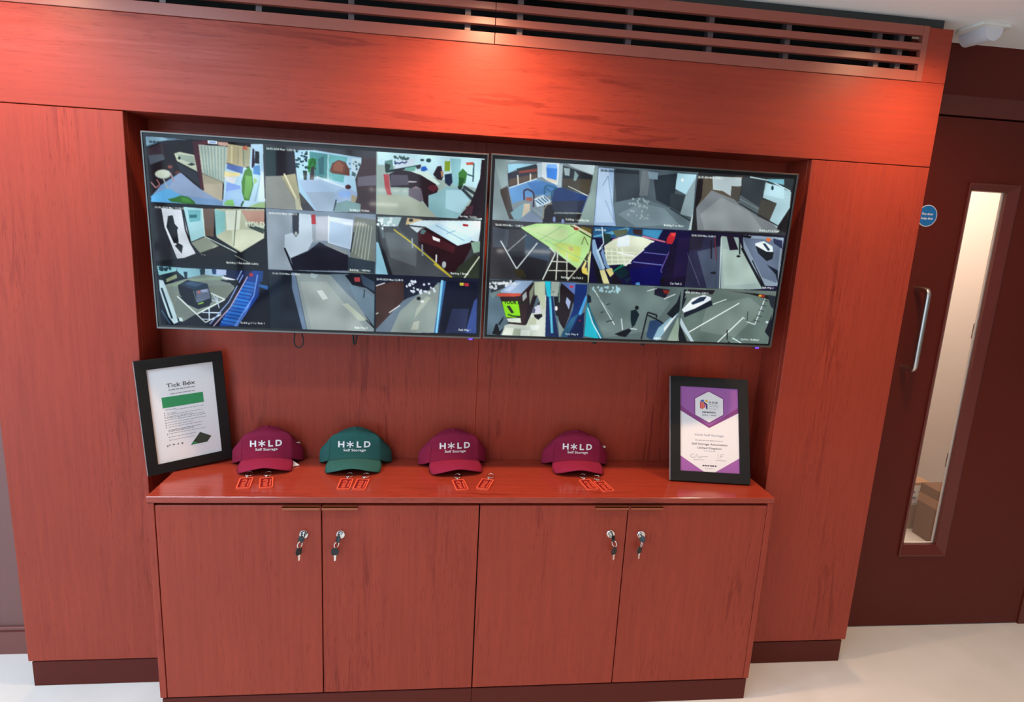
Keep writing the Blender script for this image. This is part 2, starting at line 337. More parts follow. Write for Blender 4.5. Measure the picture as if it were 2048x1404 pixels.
bm = new(); box(bm, 0.0, 0.40, 0.0, 0.225, 0.0, 0.305, bev=0.002); obj('carton', bm, M_CARD, bx_)
bm = new(); box(bm, -0.0012, -0.0002, 0.001, 0.224, 0.20, 0.25); obj('tape', bm, mat('parcel_tape', (0.38, 0.22, 0.12), 0.3), bx_)
b2 = tag(empty('cardboard_box', (2.56, 1.06, 0.0), 0.0), 'paler carton with printed white label, deeper in the room behind the door glass', 'box')
bm = new(); box(bm, 0.0, 0.255, 0.0, 0.09, 0.0, 0.285, bev=0.002); obj('carton', bm, mat('pale_cardboard', (0.46, 0.28, 0.16), 0.8, var=0.1, bscale=60), b2)
bm = new(); box(bm, 0.10, 0.245, -0.0012, -0.0002, 0.150, 0.268); lb = obj('shipping_label', bm, M_PAPER, b2)
bm = new()
for i, (a, c, d_, e_) in enumerate(((0.12, 0.16, 0.22, 0.235), (0.18, 0.225, 0.225, 0.232), (0.19, 0.225, 0.165, 0.185), (0.14, 0.17, 0.185, 0.20), (0.12, 0.21, 0.155, 0.158))): box(bm, a, c, -0.0018, -0.0010, d_, e_)
obj('label_print', bm, mat('label_ink', (0.25, 0.25, 0.35), 0.6), lb)
struct(B('wall_corridor_left', M_WALL, None, 1.55, 1.65, YB + 0.121, 1.32, 0.0, 2.6, bev=0))
struct(B('ceiling_corridor', M_CEIL, None, 1.4, 4.3, YB, 1.45, ZC + 0.061, ZC + 0.1, bev=0))
bm = new(); rb = [(gx0, gx1, gz0, gz1)]
for q in ((X(gx0) - 0.02, X(gx0) + 0.0005, gz0 - 0.02, gz1 + 0.02), (X(gx1) - 0.0005, X(gx1) + 0.02, gz0 - 0.02, gz1 + 0.02), (X(gx0), X(gx1), gz0 - 0.02, gz0 + 0.0005), (X(gx0), X(gx1), gz1 - 0.0005, gz1 + 0.02)): box(bm, q[0], q[1], 0.0265, 0.035, q[2], q[3])
obj('inner_bead', bm, M_WALL, dr)
# showroom behind the camera: closed right wall, shopfront glazing left, back wall with windows
struct(B('wall_right_side', mat('side_wall_taupe', (0.30, 0.26, 0.23), 0.8), None, 4.2, 4.3, -7.5, YB, 0.0, ZC, bev=0))
bm = new()
for a in ((-2.4, -2.3), (-1.45, -1.38), (-0.4, 0.9), (2.0, 4.2)): box(bm, a[0], a[1], -7.6, -7.5, 0, ZC)
box(bm, -2.4, 4.2, -7.6, -7.5, 0, 0.55); box(bm, -2.4, 4.2, -7.6, -7.5, 2.05, ZC)
struct(obj('wall_back', bm, mat('back_wall_grey', (0.10, 0.09, 0.09), 0.8)))
bm = new()
for y in (-7.5, -5.6, -3.7, -1.8, 0.1): box(bm, -2.42, -2.36, y - 0.04, y + 0.04, 0, ZC)
for z in (0.03, 1.0, 2.27): box(bm, -2.42, -2.36, -7.5, 0.18, z - 0.03, z + 0.03)
struct(obj('window_1', bm, M_DUCT))
# unseen strip lamps at the showroom back, placed to reflect in the screens
bm = new()
for x0, x1, z in [(-2.044, -1.996, 1.551), (-1.922, -1.805, 1.533), (-1.737, -1.62, 1.537), (-1.094, -1.052, 1.429), (-1.002, -0.869, 1.43), (-0.805, -0.678, 1.434), (-0.629, -0.572, 1.436), (-1.095, -0.698, 1.23), (-1.478, -1.146, 0.932), (0.778, 0.869, 0.646), (1.202, 1.278, 0.651), (1.3, 1.583, 0.668)]: box(bm, x0, x1, -7.31, -7.29, z - 0.012, z + 0.012)
struct(obj('reflected_strip_lamps', bm, mat('strip_lamp_glow', (0.9, 0.9, 0.85), 0.5, emit=(1.0, 0.97, 0.88), estr=26.0)))
# motion sensor on the ceiling
ps = tag(empty('motion_sensor', (1.72, 0.045, ZC), 0.08), 'white motion sensor with domed lens on the ceiling above the door', 'sensor')
bm = new(); prism(bm, [(-0.058, -0.055), (0.045, -0.055), (0.058, -0.042), (0.062, 0.045), (-0.05, 0.055), (-0.062, 0.03)], -0.010, -0.0005); obj('base_plate', bm, M_PIR, ps)
bm = new(); n = 16
prof = [(math.sin(i / 8 * PI / 2), math.cos(i / 8 * PI / 2)) for i in range(9)]
rows = []
for i in range(9):
    f = i / 8; y = -0.04 + f * 0.10
    rows.append([bm.verts.new((math.cos(PI * k / n) * (0.034 - 0.004 * f), y, -0.010 - math.sin(PI * k / n) * (0.040 - 0.006 * f))) for k in range(n + 1)])
for A_, B_ in zip(rows, rows[1:]):
    for k in range(n): bm.faces.new((A_[k], A_[k + 1], B_[k + 1], B_[k]))
bm.faces.new(rows[0]); bm.faces.new(rows[-1][::-1]); autosmooth(obj('lens', bm, mat('sensor_lens', (0.72, 0.70, 0.74), 0.3), ps), 50)
# ------------------------------------------------------------------ cabinets and worktop
top = tag(B('worktop', M_TOP, None, CL, CR, -D - 0.003, RD - 0.001, HCB, HC, bev=0.0012), 'red stained wood worktop carrying the caps and certificates', 'worktop')
def handle(parent, x0, x1, z):
    bm = new(); box(bm, x0, x1, -D - 0.016, -D + 0.0005, z, z + 0.0022); box(bm, x0, x1, -D - 0.016, -D - 0.0140, z - 0.0075, z + 0.0022)
    o = obj('edge_pull', bm, mat('bronze_pull', (0.34, 0.10, 0.05), 0.30, 0.75), parent); return o
def lock(parent, x, z):
    bm = new(); lathe(bm, [(0.0135, -D + 0.0005), (0.0135, -D - 0.0015), (0.0120, -D - 0.0035), (0.0090, -D - 0.0035), (0.0088, -D - 0.0022), (0.0065, -D - 0.0022), (0.0063, -D - 0.0050)], (x, 0, z), 'y', 28)
    return autosmooth(obj('cam_lock', bm, M_CHROME, parent), 30)
ends = (-0.8256, 0.1303, 1.0797); mids = (-0.3484, 0.6075); lockpos = ((-0.4017, 0.6408), (-0.2922, 0.6402), (0.5566, 0.6371), (0.6583, 0.6340))
g = 0.0032
for i in range(2):
    x0 = CL if i == 0 else 0.1303 + 0.0003; x1 = 0.1303 - 0.0003 if i == 0 else CR
    c = tag(empty('storage_cabinet', ((x0 + x1) / 2, 0, 0)), ('two-door red wood cabinet under the maroon and green caps, left unit', 'two-door red wood cabinet at the door end, right unit')[i], 'cabinet', 'low red wood cabinets')
    ox = (x0 + x1) / 2
    bm = new(); box(bm, x0 - ox + (0.0205 if i == 0 else 0), x1 - ox - (0.0205 if i == 1 else 0), -D + 0.022, RD - 0.004, CB, HCB - 0.0008); obj('carcass', bm, mat('carcass_dark', (0.05, 0.015, 0.012), 0.6), c)
    if i == 0: B('end_panel', M_WV2, c, x0 - ox, x0 - ox + 0.0195, -D, RD - 0.004, CB, HCB - 0.0008)
    else: B('end_panel', M_WV2, c, x1 - ox - 0.0195, x1 - ox, -D, RD - 0.004, CB, HCB - 0.0008)
    B('plinth', M_PAINT, c, x0 - ox + (0.004 if i == 0 else 0), x1 - ox - (0.004 if i == 1 else 0), -D + 0.004, -D + 0.02, 0.0, CB - 0.006)
    B('plinth_side', M_PAINT, c, (x0 - ox + 0.004) if i == 0 else (x1 - ox - 0.02), (x0 - ox + 0.02) if i == 0 else (x1 - ox - 0.004), -D + 0.0205, RD - 0.004, 0.0, CB - 0.006, bev=0)
    e0, mm, e1 = ends[i], mids[i], ends[i + 1]
    for j, (a, b_) in enumerate(((e0 + g * 0.6, mm - g / 2), (mm + g / 2, e1 - g * 0.6))):
        d_ = B('door', (M_WV, M_WV3, M_WV2, M_WV)[2 * i + j], c, a - ox, b_ - ox, -D, -D + 0.0195, CB + 0.001, 0.7345)
        if j == 0: handle(d_, mm - 0.112 - ox, mm - 0.003 - ox, 0.7350)
        else: handle(d_, mm + 0.003 - ox, mm + 0.109 - ox, 0.7350)
        lx, lz = lockpos[2 * i + j]; lock(d_, lx - ox, lz)
# key sets hanging in the locks
def keyset(x, z, tilt, dx, dz2, roll, label):
    k = tag(empty('key_set', (x, -D - 0.004, z)), label, 'keys', 'keys hanging in the cabinet locks')
    bm = new(); box(bm, -0.0012, 0.0012, -0.012, 0.003, -0.0035, 0.0035); obj('key_blade', bm, M_CHROME, k)
    # bow of the key in the lock, edge on, turned by tilt
    bm = new(); lathe(bm, [(0.0075, -0.0016), (0.0095, -0.0009), (0.0095, 0.0009), (0.0075, 0.0016)], (0, 0, 0), 'x', 20)
    for v in bm.verts: v.co.z *= 1.2
    bmesh.ops.rotate(bm, verts=bm.verts[:], cent=(0, 0, 0), matrix=Matrix.Rotation(tilt, 3, 'Z')); bmesh.ops.rotate(bm, verts=bm.verts[:], cent=(0, 0, 0), matrix=Matrix.Rotation(-0.35 if dx > 0 else 0.35, 3, 'Y')); bmesh.ops.translate(bm, verts=bm.verts[:], vec=(dx * 0.3, -0.018, -0.005)); autosmooth(obj('key_bow', bm, M_KEYBLK, k))
    rc = Vector((dx * 0.6, -0.022, -0.020))
    bm = new(); ring(bm, rc, 0.0095, 0.0009, 'x', 24, 6, tilt=Matrix.Rotation(0.6 if dx > 0 else -0.6, 3, 'Z').to_euler()); ring(bm, rc + Vector((0.001, 0, 0)), 0.0095, 0.0009, 'x', 24, 6, tilt=Matrix.Rotation(0.6 if dx > 0 else -0.6, 3, 'Z').to_euler()); obj('split_ring', bm, M_CHROME, k, True)
    hx, hz = dx, dz2
    bm = new(); pts = [(-0.005, 0.013), (0.005, 0.013), (0.0105, 0.007), (0.0115, -0.001), (0.0095, -0.009), (0.005, -0.011), (-0.005, -0.011), (-0.0095, -0.009), (-0.0115, -0.001), (-0.0105, 0.007)]
    prism(bm, pts, -0.0014, 0.0014, 'xz'); bmesh.ops.rotate(bm, verts=bm.verts[:], cent=(0, 0, 0), matrix=Matrix.Rotation(roll, 3, 'Z')); bmesh.ops.translate(bm, verts=bm.verts[:], vec=(hx, -0.016, hz)); hb = obj('spare_key_bow', bm, M_KEYBLK, k)
    bm = new(); pts = [(-0.0036, -0.0110), (0.0036, -0.0110), (0.0040, -0.014), (0.0026, -0.018), (0.0030, -0.024), (0.0022, -0.028), (-0.0005, -0.031), (-0.0028, -0.028), (-0.0028, -0.016), (-0.0040, -0.014)]
    prism(bm, pts, -0.0009, 0.0009, 'xz'); bmesh.ops.rotate(bm, verts=bm.verts[:], cent=(0, 0, 0), matrix=Matrix.Rotation(roll * 0.8, 3, 'Z')); bmesh.ops.translate(bm, verts=bm.verts[:], vec=(hx, -0.016, hz)); obj('spare_key_blade', bm, M_CHROME, k)
    return k
KL = ('black-headed keys hanging in the first lock from the left', 'black-headed keys with a broad spare hanging in the second lock from the left',
      'black-headed keys hanging in the third lock from the left', 'black-headed keys hanging in the rightmost lock')
for (x, z), t_, dx, dz2, ro, lab in zip(lockpos, (1.35, 0.75, -0.8, 0.8), (-0.011, -0.014, 0.010, -0.008), (-0.046, -0.047, -0.050, -0.044), (0.9, 0.1, 0.55, 0.6), KL):
    keyset(x, z, t_, dx, dz2, ro, lab)
# drawing of the camera views: screen, view, shape (0 area, 1 line, 2 speckle, 3 lettering), colour, points, size
FEEDS = [
(0, 0, 0, (28, 16, 18), (-2, -2, 535, -2, 535, 302, -2, 302)),
(0, 0, 0, (95, 127, 147), (-1, 2, 75, 0, 210, 4, 141, 8, 80, 17, 1, 48)),
(0, 0, 0, (143, 182, 204), (-1, 2, 67, -2, 101, 8, 51, 22, 1, 42)),
(0, 0, 0, (58, 44, 51), (0, 56, 74, 24, 80, 99, 9, 129)),
(0, 0, 0, (77, 85, 96), (6, 85, 70, 76, 80, 99, 12, 128)),
(0, 0, 0, (152, 163, 159), (104, 166, 99, 176, 88, 184, 73, 189, 56, 190, 41, 186, 31, 179, 28, 170, 33, 160, 44, 152, 59, 147, 76, 146, 91, 149, 101, 157)),
(0, 0, 0, (184, 196, 180), (98, 165, 94, 173, 84, 180, 71, 184, 56, 185, 43, 182, 34, 176, 31, 168, 35, 160, 45, 153, 59, 149, 73, 148, 86, 151, 95, 157)),
(0, 0, 0, (114, 150, 191), (6, 273, 51, 220, 142, 157, 236, 229, 348, 277, 517, 293, 531, 305, 1, 306)),
(0, 0, 0, (138, 159, 192), (130, 166, 148, 156, 225, 223, 324, 275, 164, 262, 78, 240)),
(0, 0, 0, (90, 163, 214), (3, 273, 85, 230, 163, 277, 132, 302, 1, 309)),
(0, 0, 1, (154, 164, 168), (66, 190, 84, 236), 7),
(0, 0, 1, (160, 138, 140), (101, 162, 114, 202), 7),
(0, 0, 1, (176, 138, 140), (8, 208, 29, 235), 6),
(0, 0, 1, (154, 106, 102), (35, 194, 48, 217, 29, 233), 6),
(0, 0, 0, (90, 45, 34), (118, 161, 131, 146, 148, 151, 130, 166)),
(0, 0, 0, (122, 74, 68), (112, 132, 110, 136, 107, 139, 102, 140, 97, 141, 93, 139, 90, 137, 89, 133, 90, 129, 94, 126, 98, 125, 103, 124, 108, 126, 111, 128)),
(0, 0, 0, (42, 28, 34), (119, 149, 118, 154, 114, 159, 109, 161, 104, 161, 100, 159, 97, 155, 96, 150, 98, 145, 101, 141, 106, 138, 111, 138, 116, 140, 119, 144)),
(0, 0, 0, (42, 48, 56), (128, 108, 221, 153, 232, 208, 148, 151)),
(0, 0, 0, (185, 198, 176), (123, 70, 148, 61, 217, 71, 224, 147, 134, 104)),
(0, 0, 0, (147, 164, 152), (136, 72, 214, 77, 217, 115, 152, 95)),
(0, 0, 0, (26, 36, 32), (151, 89, 151, 92, 149, 95, 146, 96, 143, 96, 141, 95, 139, 93, 139, 90, 140, 86, 142, 84, 144, 82, 147, 82, 149, 84, 151, 86)),
(0, 0, 0, (26, 42, 34), (179, 117, 200, 108, 217, 115, 199, 121)),
(0, 0, 0, (74, 23, 34), (210, 7, 256, 5, 238, 23, 244, 143, 249, 231, 234, 223, 224, 144, 214, 68)),
(0, 0, 0, (87, 28, 38), (253, 2, 282, 3, 278, 21, 238, 22)),
(0, 0, 0, (185, 194, 180), (236, 22, 371, 24, 347, 191, 244, 151)),
(0, 0, 1, (138, 168, 164), (249, 25, 258, 160), 7),
(0, 0, 1, (138, 168, 164), (264, 25, 270, 165), 7),
(0, 0, 1, (138, 168, 164), (279, 24, 282, 170), 7),
(0, 0, 1, (138, 168, 164), (294, 23, 295, 175), 7),
(0, 0, 1, (138, 168, 164), (309, 22, 307, 181), 7),
(0, 0, 1, (138, 168, 164), (325, 21, 319, 186), 7),
(0, 0, 1, (138, 168, 164), (340, 20, 332, 191), 7),
(0, 0, 1, (138, 168, 164), (355, 20, 344, 197), 7),
(0, 0, 0, (168, 164, 140), (244, 154, 338, 188, 330, 281, 242, 235, 249, 231)),
(0, 0, 0, (181, 174, 152), (250, 201, 338, 197, 330, 281, 250, 237)),
(0, 0, 1, (138, 134, 116), (244, 154, 338, 190), 4),
(0, 0, 0, (185, 177, 144), (372, 10, 477, 19, 490, 100, 439, 115, 361, 98)),
(0, 0, 1, (216, 212, 168), (389, 18, 384, 97), 8),
(0, 0, 1, (152, 154, 124), (418, 22, 413, 104), 5),
(0, 0, 1, (127, 140, 120), (441, 24, 440, 109), 8),
(0, 0, 0, (161, 164, 136), (444, 23, 476, 25, 478, 104, 442, 115)),
(0, 0, 0, (199, 162, 146), (326, 4, 372, 4, 371, 22, 325, 18)),
(0, 0, 0, (184, 102, 74), (439, 18, 459, 11, 460, 33, 439, 32)),
(0, 0, 0, (223, 233, 239), (279, 0, 323, 1, 323, 15, 280, 15)),
(0, 0, 0, (127, 162, 212), (288, 4, 317, 4, 316, 11, 287, 12)),
(0, 0, 0, (176, 212, 234), (477, 4, 533, 1, 531, 302, 332, 302, 344, 197, 358, 101, 436, 115, 466, 113)),
(0, 0, 0, (92, 119, 180), (364, 101, 437, 112, 432, 145, 359, 125)),
(0, 0, 0, (228, 219, 164), (350, 137, 423, 142, 414, 158, 346, 164)),
(0, 0, 0, (217, 221, 224), (349, 161, 404, 164, 391, 194, 348, 179)),
(0, 0, 0, (134, 166, 230), (356, 187, 420, 202, 426, 268, 345, 277)),
(0, 0, 0, (156, 192, 234), (350, 232, 431, 213, 427, 295, 335, 290)),
(0, 0, 0, (44, 26, 48), (484, 24, 492, 27, 490, 112, 476, 113)),
(0, 0, 0, (32, 28, 34), (496, 35, 514, 37, 513, 93, 491, 91)),
(0, 0, 0, (92, 146, 204), (484, 106, 514, 99, 515, 146, 482, 142)),
(0, 0, 1, (143, 180, 200), (517, 152, 485, 271), 5),
(0, 0, 0, (212, 238, 242), (519, 128, 530, 128, 533, 269, 497, 270)),
(0, 0, 0, (79, 128, 64), (463, 108, 477, 131, 481, 196, 458, 269, 434, 270, 425, 229, 426, 181, 441, 132)),
(0, 0, 0, (110, 166, 90), (446, 150, 476, 154, 476, 202, 453, 263, 435, 252)),
(0, 0, 1, (49, 90, 44), (431, 273, 418, 298), 8),
(0, 0, 0, (154, 191, 122), (485, 157, 502, 174, 483, 190)),
(0, 0, 0, (47, 106, 26), (79, 284, 110, 275, 140, 263, 175, 268, 200, 287, 208, 302, 94, 295)),
(0, 0, 0, (63, 138, 38), (140, 269, 175, 274, 191, 294, 144, 290)),
(0, 0, 0, (127, 192, 112), (335, 296, 351, 274, 381, 267, 388, 299)),
(0, 0, 0, (157, 191, 136), (457, 296, 503, 276, 533, 272, 531, 305, 450, 306)),
(0, 0, 3, (29, 42, 52), (14, 23), 13, "20-05-2024 Mon 12:58:13"),
(0, 1, 0, (70, 70, 76), (531, -2, 1068, -2, 1068, 302, 531, 302)),
(0, 1, 0, (46, 64, 66), (538, 10, 680, 13, 676, 131, 540, 149)),
(0, 1, 0, (38, 36, 44), (592, 23, 680, 18, 680, 131, 587, 144)),
(0, 1, 0, (141, 147, 143), (537, 149, 612, 143, 697, 306, 532, 313)),
(0, 1, 0, (163, 161, 132), (612, 143, 679, 128, 697, 224, 705, 305, 671, 253)),
(0, 1, 1, (217, 216, 188), (626, 131, 708, 305), 8),
(0, 1, 0, (80, 80, 74), (694, 224, 711, 229, 729, 265, 704, 272)),
(0, 1, 0, (185, 188, 164), (672, 237, 693, 252, 703, 305, 680, 306)),
(0, 1, 0, (169, 210, 234), (677, 19, 774, 13, 996, 34, 994, 182, 963, 296, 773, 305, 695, 213, 686, 141)),
(0, 1, 0, (79, 143, 148), (743, 20, 840, 29, 837, 145, 770, 137, 740, 128)),
(0, 1, 0, (106, 176, 180), (840, 29, 929, 35, 909, 158, 837, 145)),
(0, 1, 0, (60, 108, 116), (789, 53, 817, 38, 815, 124, 793, 125)),
(0, 1, 1, (194, 228, 234), (746, 20, 742, 128), 7),
(0, 1, 1, (191, 224, 232), (837, 29, 834, 145), 5),
(0, 1, 1, (207, 228, 238), (778, 137, 917, 180), 9),
(0, 1, 2, (30, 58, 64), (680, 21, 738, 97), 26, 3, 7),
(0, 1, 0, (47, 138, 52), (742, 56, 781, 51, 777, 90, 740, 122)),
(0, 1, 2, (28, 90, 32), (742, 56, 776, 104), 12, 5, 8),
(0, 1, 0, (58, 44, 48), (755, 94, 771, 90, 767, 154, 747, 152)),
(0, 1, 0, (38, 58, 52), (715, 112, 735, 111, 733, 156, 719, 156)),
(0, 1, 0, (168, 196, 226), (691, 158, 797, 150, 954, 192, 951, 297, 773, 305)),
(0, 1, 0, (160, 182, 204), (728, 212, 866, 205, 861, 301, 781, 305)),
(0, 1, 0, (106, 68, 56), (843, 106, 856, 69, 887, 51, 920, 60, 939, 95, 938, 123, 854, 116)),
(0, 1, 0, (138, 90, 68), (864, 71, 889, 56, 911, 74, 905, 108, 860, 102)),
(0, 1, 0, (194, 221, 236), (949, 39, 996, 42, 989, 115, 949, 134)),
(0, 1, 2, (74, 106, 114), (940, 54, 995, 131), 20, 7, 7),
(0, 1, 0, (74, 58, 62), (1002, 39, 1070, 33, 1072, 291, 951, 297, 976, 211, 966, 138)),
(0, 1, 0, (110, 106, 120), (978, 127, 1069, 111, 1068, 161, 977, 171)),
(0, 1, 0, (159, 184, 216), (976, 216, 970, 232, 954, 245, 931, 253, 906, 254, 883, 248, 868, 237, 863, 222, 869, 206, 885, 193, 907, 185, 933, 184, 955, 190, 971, 201)),
(0, 1, 0, (143, 180, 234), (945, 209, 942, 217, 933, 223, 920, 227, 906, 228, 894, 225, 885, 220, 883, 212, 886, 205, 895, 199, 907, 195, 921, 194, 933, 197, 942, 202)),
(0, 1, 0, (166, 159, 134), (948, 212, 976, 222, 964, 254, 944, 257)),
(0, 1, 0, (76, 42, 52), (946, 176, 944, 181, 940, 185, 934, 187, 928, 187, 922, 186, 919, 182, 917, 177, 919, 172, 923, 168, 929, 166, 935, 165, 940, 167, 944, 171)),
(0, 1, 1, (60, 74, 84), (873, 241, 861, 298), 7),
(0, 1, 0, (127, 160, 164), (924, 241, 992, 255, 991, 295, 861, 301, 873, 258)),
(0, 1, 3, (230, 242, 238), (546, 19), 13, "20-05-2024 Mon 12:58:13"),
(0, 1, 3, (230, 242, 238), (940, 286), 13, "Building 1 Kitchen"),
(0, 2, 0, (157, 180, 174), (1064, -2, 1602, -2, 1602, 302, 1064, 302)),
(0, 2, 0, (191, 228, 238), (1072, 1, 1606, 0, 1579, 149, 1506, 135, 1131, 59, 1074, 62)),
(0, 2, 0, (95, 138, 132), (1108, 43, 1145, 33, 1151, 91, 1113, 102)),
(0, 2, 0, (42, 58, 52), (1108, 52, 1137, 59, 1125, 98, 1111, 93)),
(0, 2, 0, (200, 219, 232), (1154, 38, 1257, 22, 1257, 52, 1159, 77)),
(0, 2, 1, (39, 48, 106), (1157, 38, 1159, 55, 1168, 46, 1177, 51, 1194, 42, 1205, 47, 1217, 38), 6),
(0, 2, 2, (58, 90, 92), (1157, 19, 1245, 30), 16, 9, 8),
(0, 2, 1, (20, 26, 32), (1128, 90, 1285, 53), 10),
(0, 2, 0, (111, 176, 160), (1205, 69, 1262, 57, 1256, 80, 1211, 83)),
(0, 2, 0, (42, 100, 192), (1288, 59, 1308, 55, 1320, 71, 1294, 84, 1285, 76)),
(0, 2, 0, (58, 48, 64), (1262, 57, 1285, 53, 1282, 68, 1265, 71)),
(0, 2, 0, (42, 74, 80), (1335, 26, 1334, 30, 1331, 34, 1325, 36, 1320, 36, 1314, 34, 1311, 31, 1310, 27, 1311, 23, 1314, 19, 1320, 17, 1325, 17, 1331, 18, 1334, 21)),
(0, 2, 0, (46, 74, 82), (1301, 26, 1300, 29, 1297, 31, 1293, 32, 1289, 33, 1285, 32, 1282, 30, 1281, 27, 1282, 24, 1285, 22, 1289, 21, 1293, 21, 1297, 22, 1300, 23)),
(0, 2, 0, (210, 236, 228), (1262, 77, 1320, 82, 1383, 136, 1366, 142, 1302, 111, 1245, 86)),
(0, 2, 0, (44, 28, 36), (1130, 103, 1176, 79, 1231, 84, 1285, 98, 1360, 137, 1375, 159, 1366, 182, 1325, 195, 1328, 258, 1296, 219, 1268, 181, 1227, 163, 1138, 165)),
(0, 2, 0, (85, 80, 94), (1136, 106, 1222, 102, 1227, 149, 1138, 159)),
(0, 2, 0, (90, 36, 48), (1331, 144, 1363, 142, 1372, 159, 1349, 177, 1320, 161)),
(0, 2, 0, (184, 180, 192), (1227, 129, 1268, 130, 1262, 136, 1222, 138)),
(0, 2, 0, (138, 122, 132), (1262, 153, 1282, 161, 1273, 181, 1227, 172)),
(0, 2, 0, (106, 100, 112), (1227, 166, 1288, 163, 1302, 219, 1273, 238, 1244, 222, 1227, 203)),
(0, 2, 1, (28, 28, 32), (1250, 213, 1230, 237), 8),
(0, 2, 0, (176, 74, 80), (1102, 105, 1128, 104, 1135, 171, 1155, 243, 1137, 244, 1110, 172)),
(0, 2, 0, (164, 176, 160), (1072, 202, 1230, 203, 1302, 236, 1325, 261, 1378, 302, 1071, 310)),
(0, 2, 0, (140, 184, 192), (1325, 195, 1375, 176, 1418, 145, 1494, 153, 1536, 202, 1478, 297, 1375, 302, 1327, 261)),
(0, 2, 0, (168, 208, 220), (1413, 163, 1494, 159, 1533, 208, 1487, 274, 1413, 254)),
(0, 2, 0, (44, 36, 48), (1366, 52, 1386, 48, 1398, 101, 1389, 118, 1369, 114, 1346, 92)),
(0, 2, 0, (176, 138, 106), (1383, 74, 1398, 73, 1398, 93, 1389, 107)),
(0, 2, 0, (32, 48, 74), (1403, 89, 1447, 79, 1450, 115, 1430, 145, 1407, 129)),
(0, 2, 0, (138, 168, 58), (1403, 25, 1429, 23, 1429, 71, 1403, 73)),
(0, 2, 0, (143, 196, 204), (1429, 9, 1484, 9, 1477, 142, 1447, 144)),
(0, 2, 0, (63, 122, 60), (1473, 77, 1493, 54, 1517, 75, 1509, 124, 1477, 137)),
(0, 2, 0, (42, 90, 44), (1476, 97, 1505, 101, 1494, 147, 1474, 148)),
(0, 2, 0, (38, 52, 56), (1471, 140, 1494, 139, 1488, 159, 1474, 154)),
(0, 2, 1, (60, 90, 100), (1548, 25, 1547, 116), 7),
(0, 2, 1, (60, 90, 100), (1517, 81, 1552, 90), 7),
(0, 2, 0, (192, 90, 72), (1508, 25, 1545, 20, 1545, 34, 1511, 36)),
(0, 2, 1, (52, 64, 72), (1500, 141, 1559, 173), 14),
(0, 2, 1, (52, 64, 72), (1494, 153, 1548, 202), 14),
(0, 2, 0, (36, 28, 36), (1586, 7, 1609, 5, 1611, 291, 1472, 303, 1536, 225, 1559, 167, 1582, 97)),
(0, 2, 0, (74, 48, 56), (1519, 238, 1554, 230, 1549, 277, 1507, 281)),
(0, 2, 3, (230, 242, 238), (1487, 287), 13, "Building 1 Lobby"),
(0, 3, 0, (22, 22, 26), (-2, 298, 535, 298, 535, 602, -2, 602)),
(0, 3, 0, (42, 44, 50), (0, 321, 46, 326, 101, 571, -10, 598)),
(0, 3, 0, (214, 223, 232), (46, 326, 143, 329, 166, 470, 191, 537, 104, 575, 54, 415)),
(0, 3, 0, (20, 20, 24), (74, 362, 96, 357, 102, 398, 117, 416, 111, 427, 115, 487, 92, 492, 74, 444, 63, 414)),
(0, 3, 0, (20, 20, 24), (95, 503, 114, 491, 133, 501, 125, 540)),
(0, 3, 1, (26, 28, 34), (103, 491, 117, 495), 6),
(0, 3, 0, (164, 212, 220), (148, 314, 236, 317, 241, 448, 173, 481)),
(0, 3, 0, (108, 176, 184), (168, 328, 227, 325, 223, 377, 172, 387)),
(0, 3, 0, (44, 106, 116), (173, 351, 209, 348, 207, 363, 173, 366)),
(0, 3, 1, (212, 238, 234), (236, 317, 240, 452), 5),
(0, 3, 0, (106, 90, 80), (238, 317, 293, 315, 281, 450, 241, 448)),
(0, 3, 0, (138, 148, 132), (172, 485, 240, 452, 304, 495, 220, 544)),
(0, 3, 1, (182, 200, 192), (240, 452, 457, 557), 5),
(0, 3, 1, (200, 208, 192), (223, 551, 289, 495), 4),
(0, 3, 0, (28, 24, 20), (206, 536, 304, 495, 457, 557, 330, 555)),
(0, 3, 0, (180, 188, 164), (293, 315, 528, 304, 519, 509, 464, 557, 295, 453)),
(0, 3, 0, (204, 212, 188), (368, 409, 523, 409, 511, 509, 465, 549, 371, 492)),
(0, 3, 0, (134, 192, 192), (292, 318, 343, 327, 338, 417, 292, 446)),
(0, 3, 0, (221, 232, 216), (343, 320, 417, 316, 405, 407, 345, 417)),
(0, 3, 0, (184, 148, 132), (417, 316, 528, 311, 525, 379, 444, 368)),
(0, 3, 1, (90, 106, 96), (396, 317, 374, 492), 4),
(0, 3, 0, (58, 72, 64), (447, 375, 524, 402, 519, 425, 450, 398)),
(0, 3, 3, (220, 234, 216), (452, 379), 34, "HOLD"),
(0, 3, 0, (18, 18, 22), (-20, 587, 302, 533, 406, 521, 529, 440, 530, 593, -4, 605)),
(0, 3, 1, (138, 154, 140), (376, 537, 448, 573), 4),
(0, 3, 1, (28, 28, 32), (141, 322, 151, 425, 169, 485, 201, 548), 7),
(0, 3, 3, (230, 242, 238), (16, 322), 13, "20-05-2024 Mon 12:58:13"),
(0, 3, 3, (230, 242, 238), (335, 574), 14, "Building 1 Reception Lobby"),
(0, 4, 0, (126, 143, 160), (531, 298, 1068, 298, 1068, 602, 531, 602)),
(0, 4, 0, (148, 162, 174), (539, 321, 662, 316, 650, 422, 617, 485, 651, 600, 534, 596)),
(0, 4, 0, (192, 210, 224), (684, 315, 752, 319, 755, 449, 730, 496, 646, 538, 617, 485, 620, 424, 673, 406)),
(0, 4, 0, (48, 52, 60), (658, 316, 692, 314, 688, 413, 674, 433, 660, 414)),
(0, 4, 0, (168, 180, 180), (682, 415, 681, 420, 679, 423, 676, 426, 672, 426, 669, 424, 667, 420, 667, 416, 668, 411, 670, 407, 673, 405, 676, 405, 679, 407, 681, 410)),
(0, 4, 1, (16, 20, 28), (617, 489, 658, 599), 8),
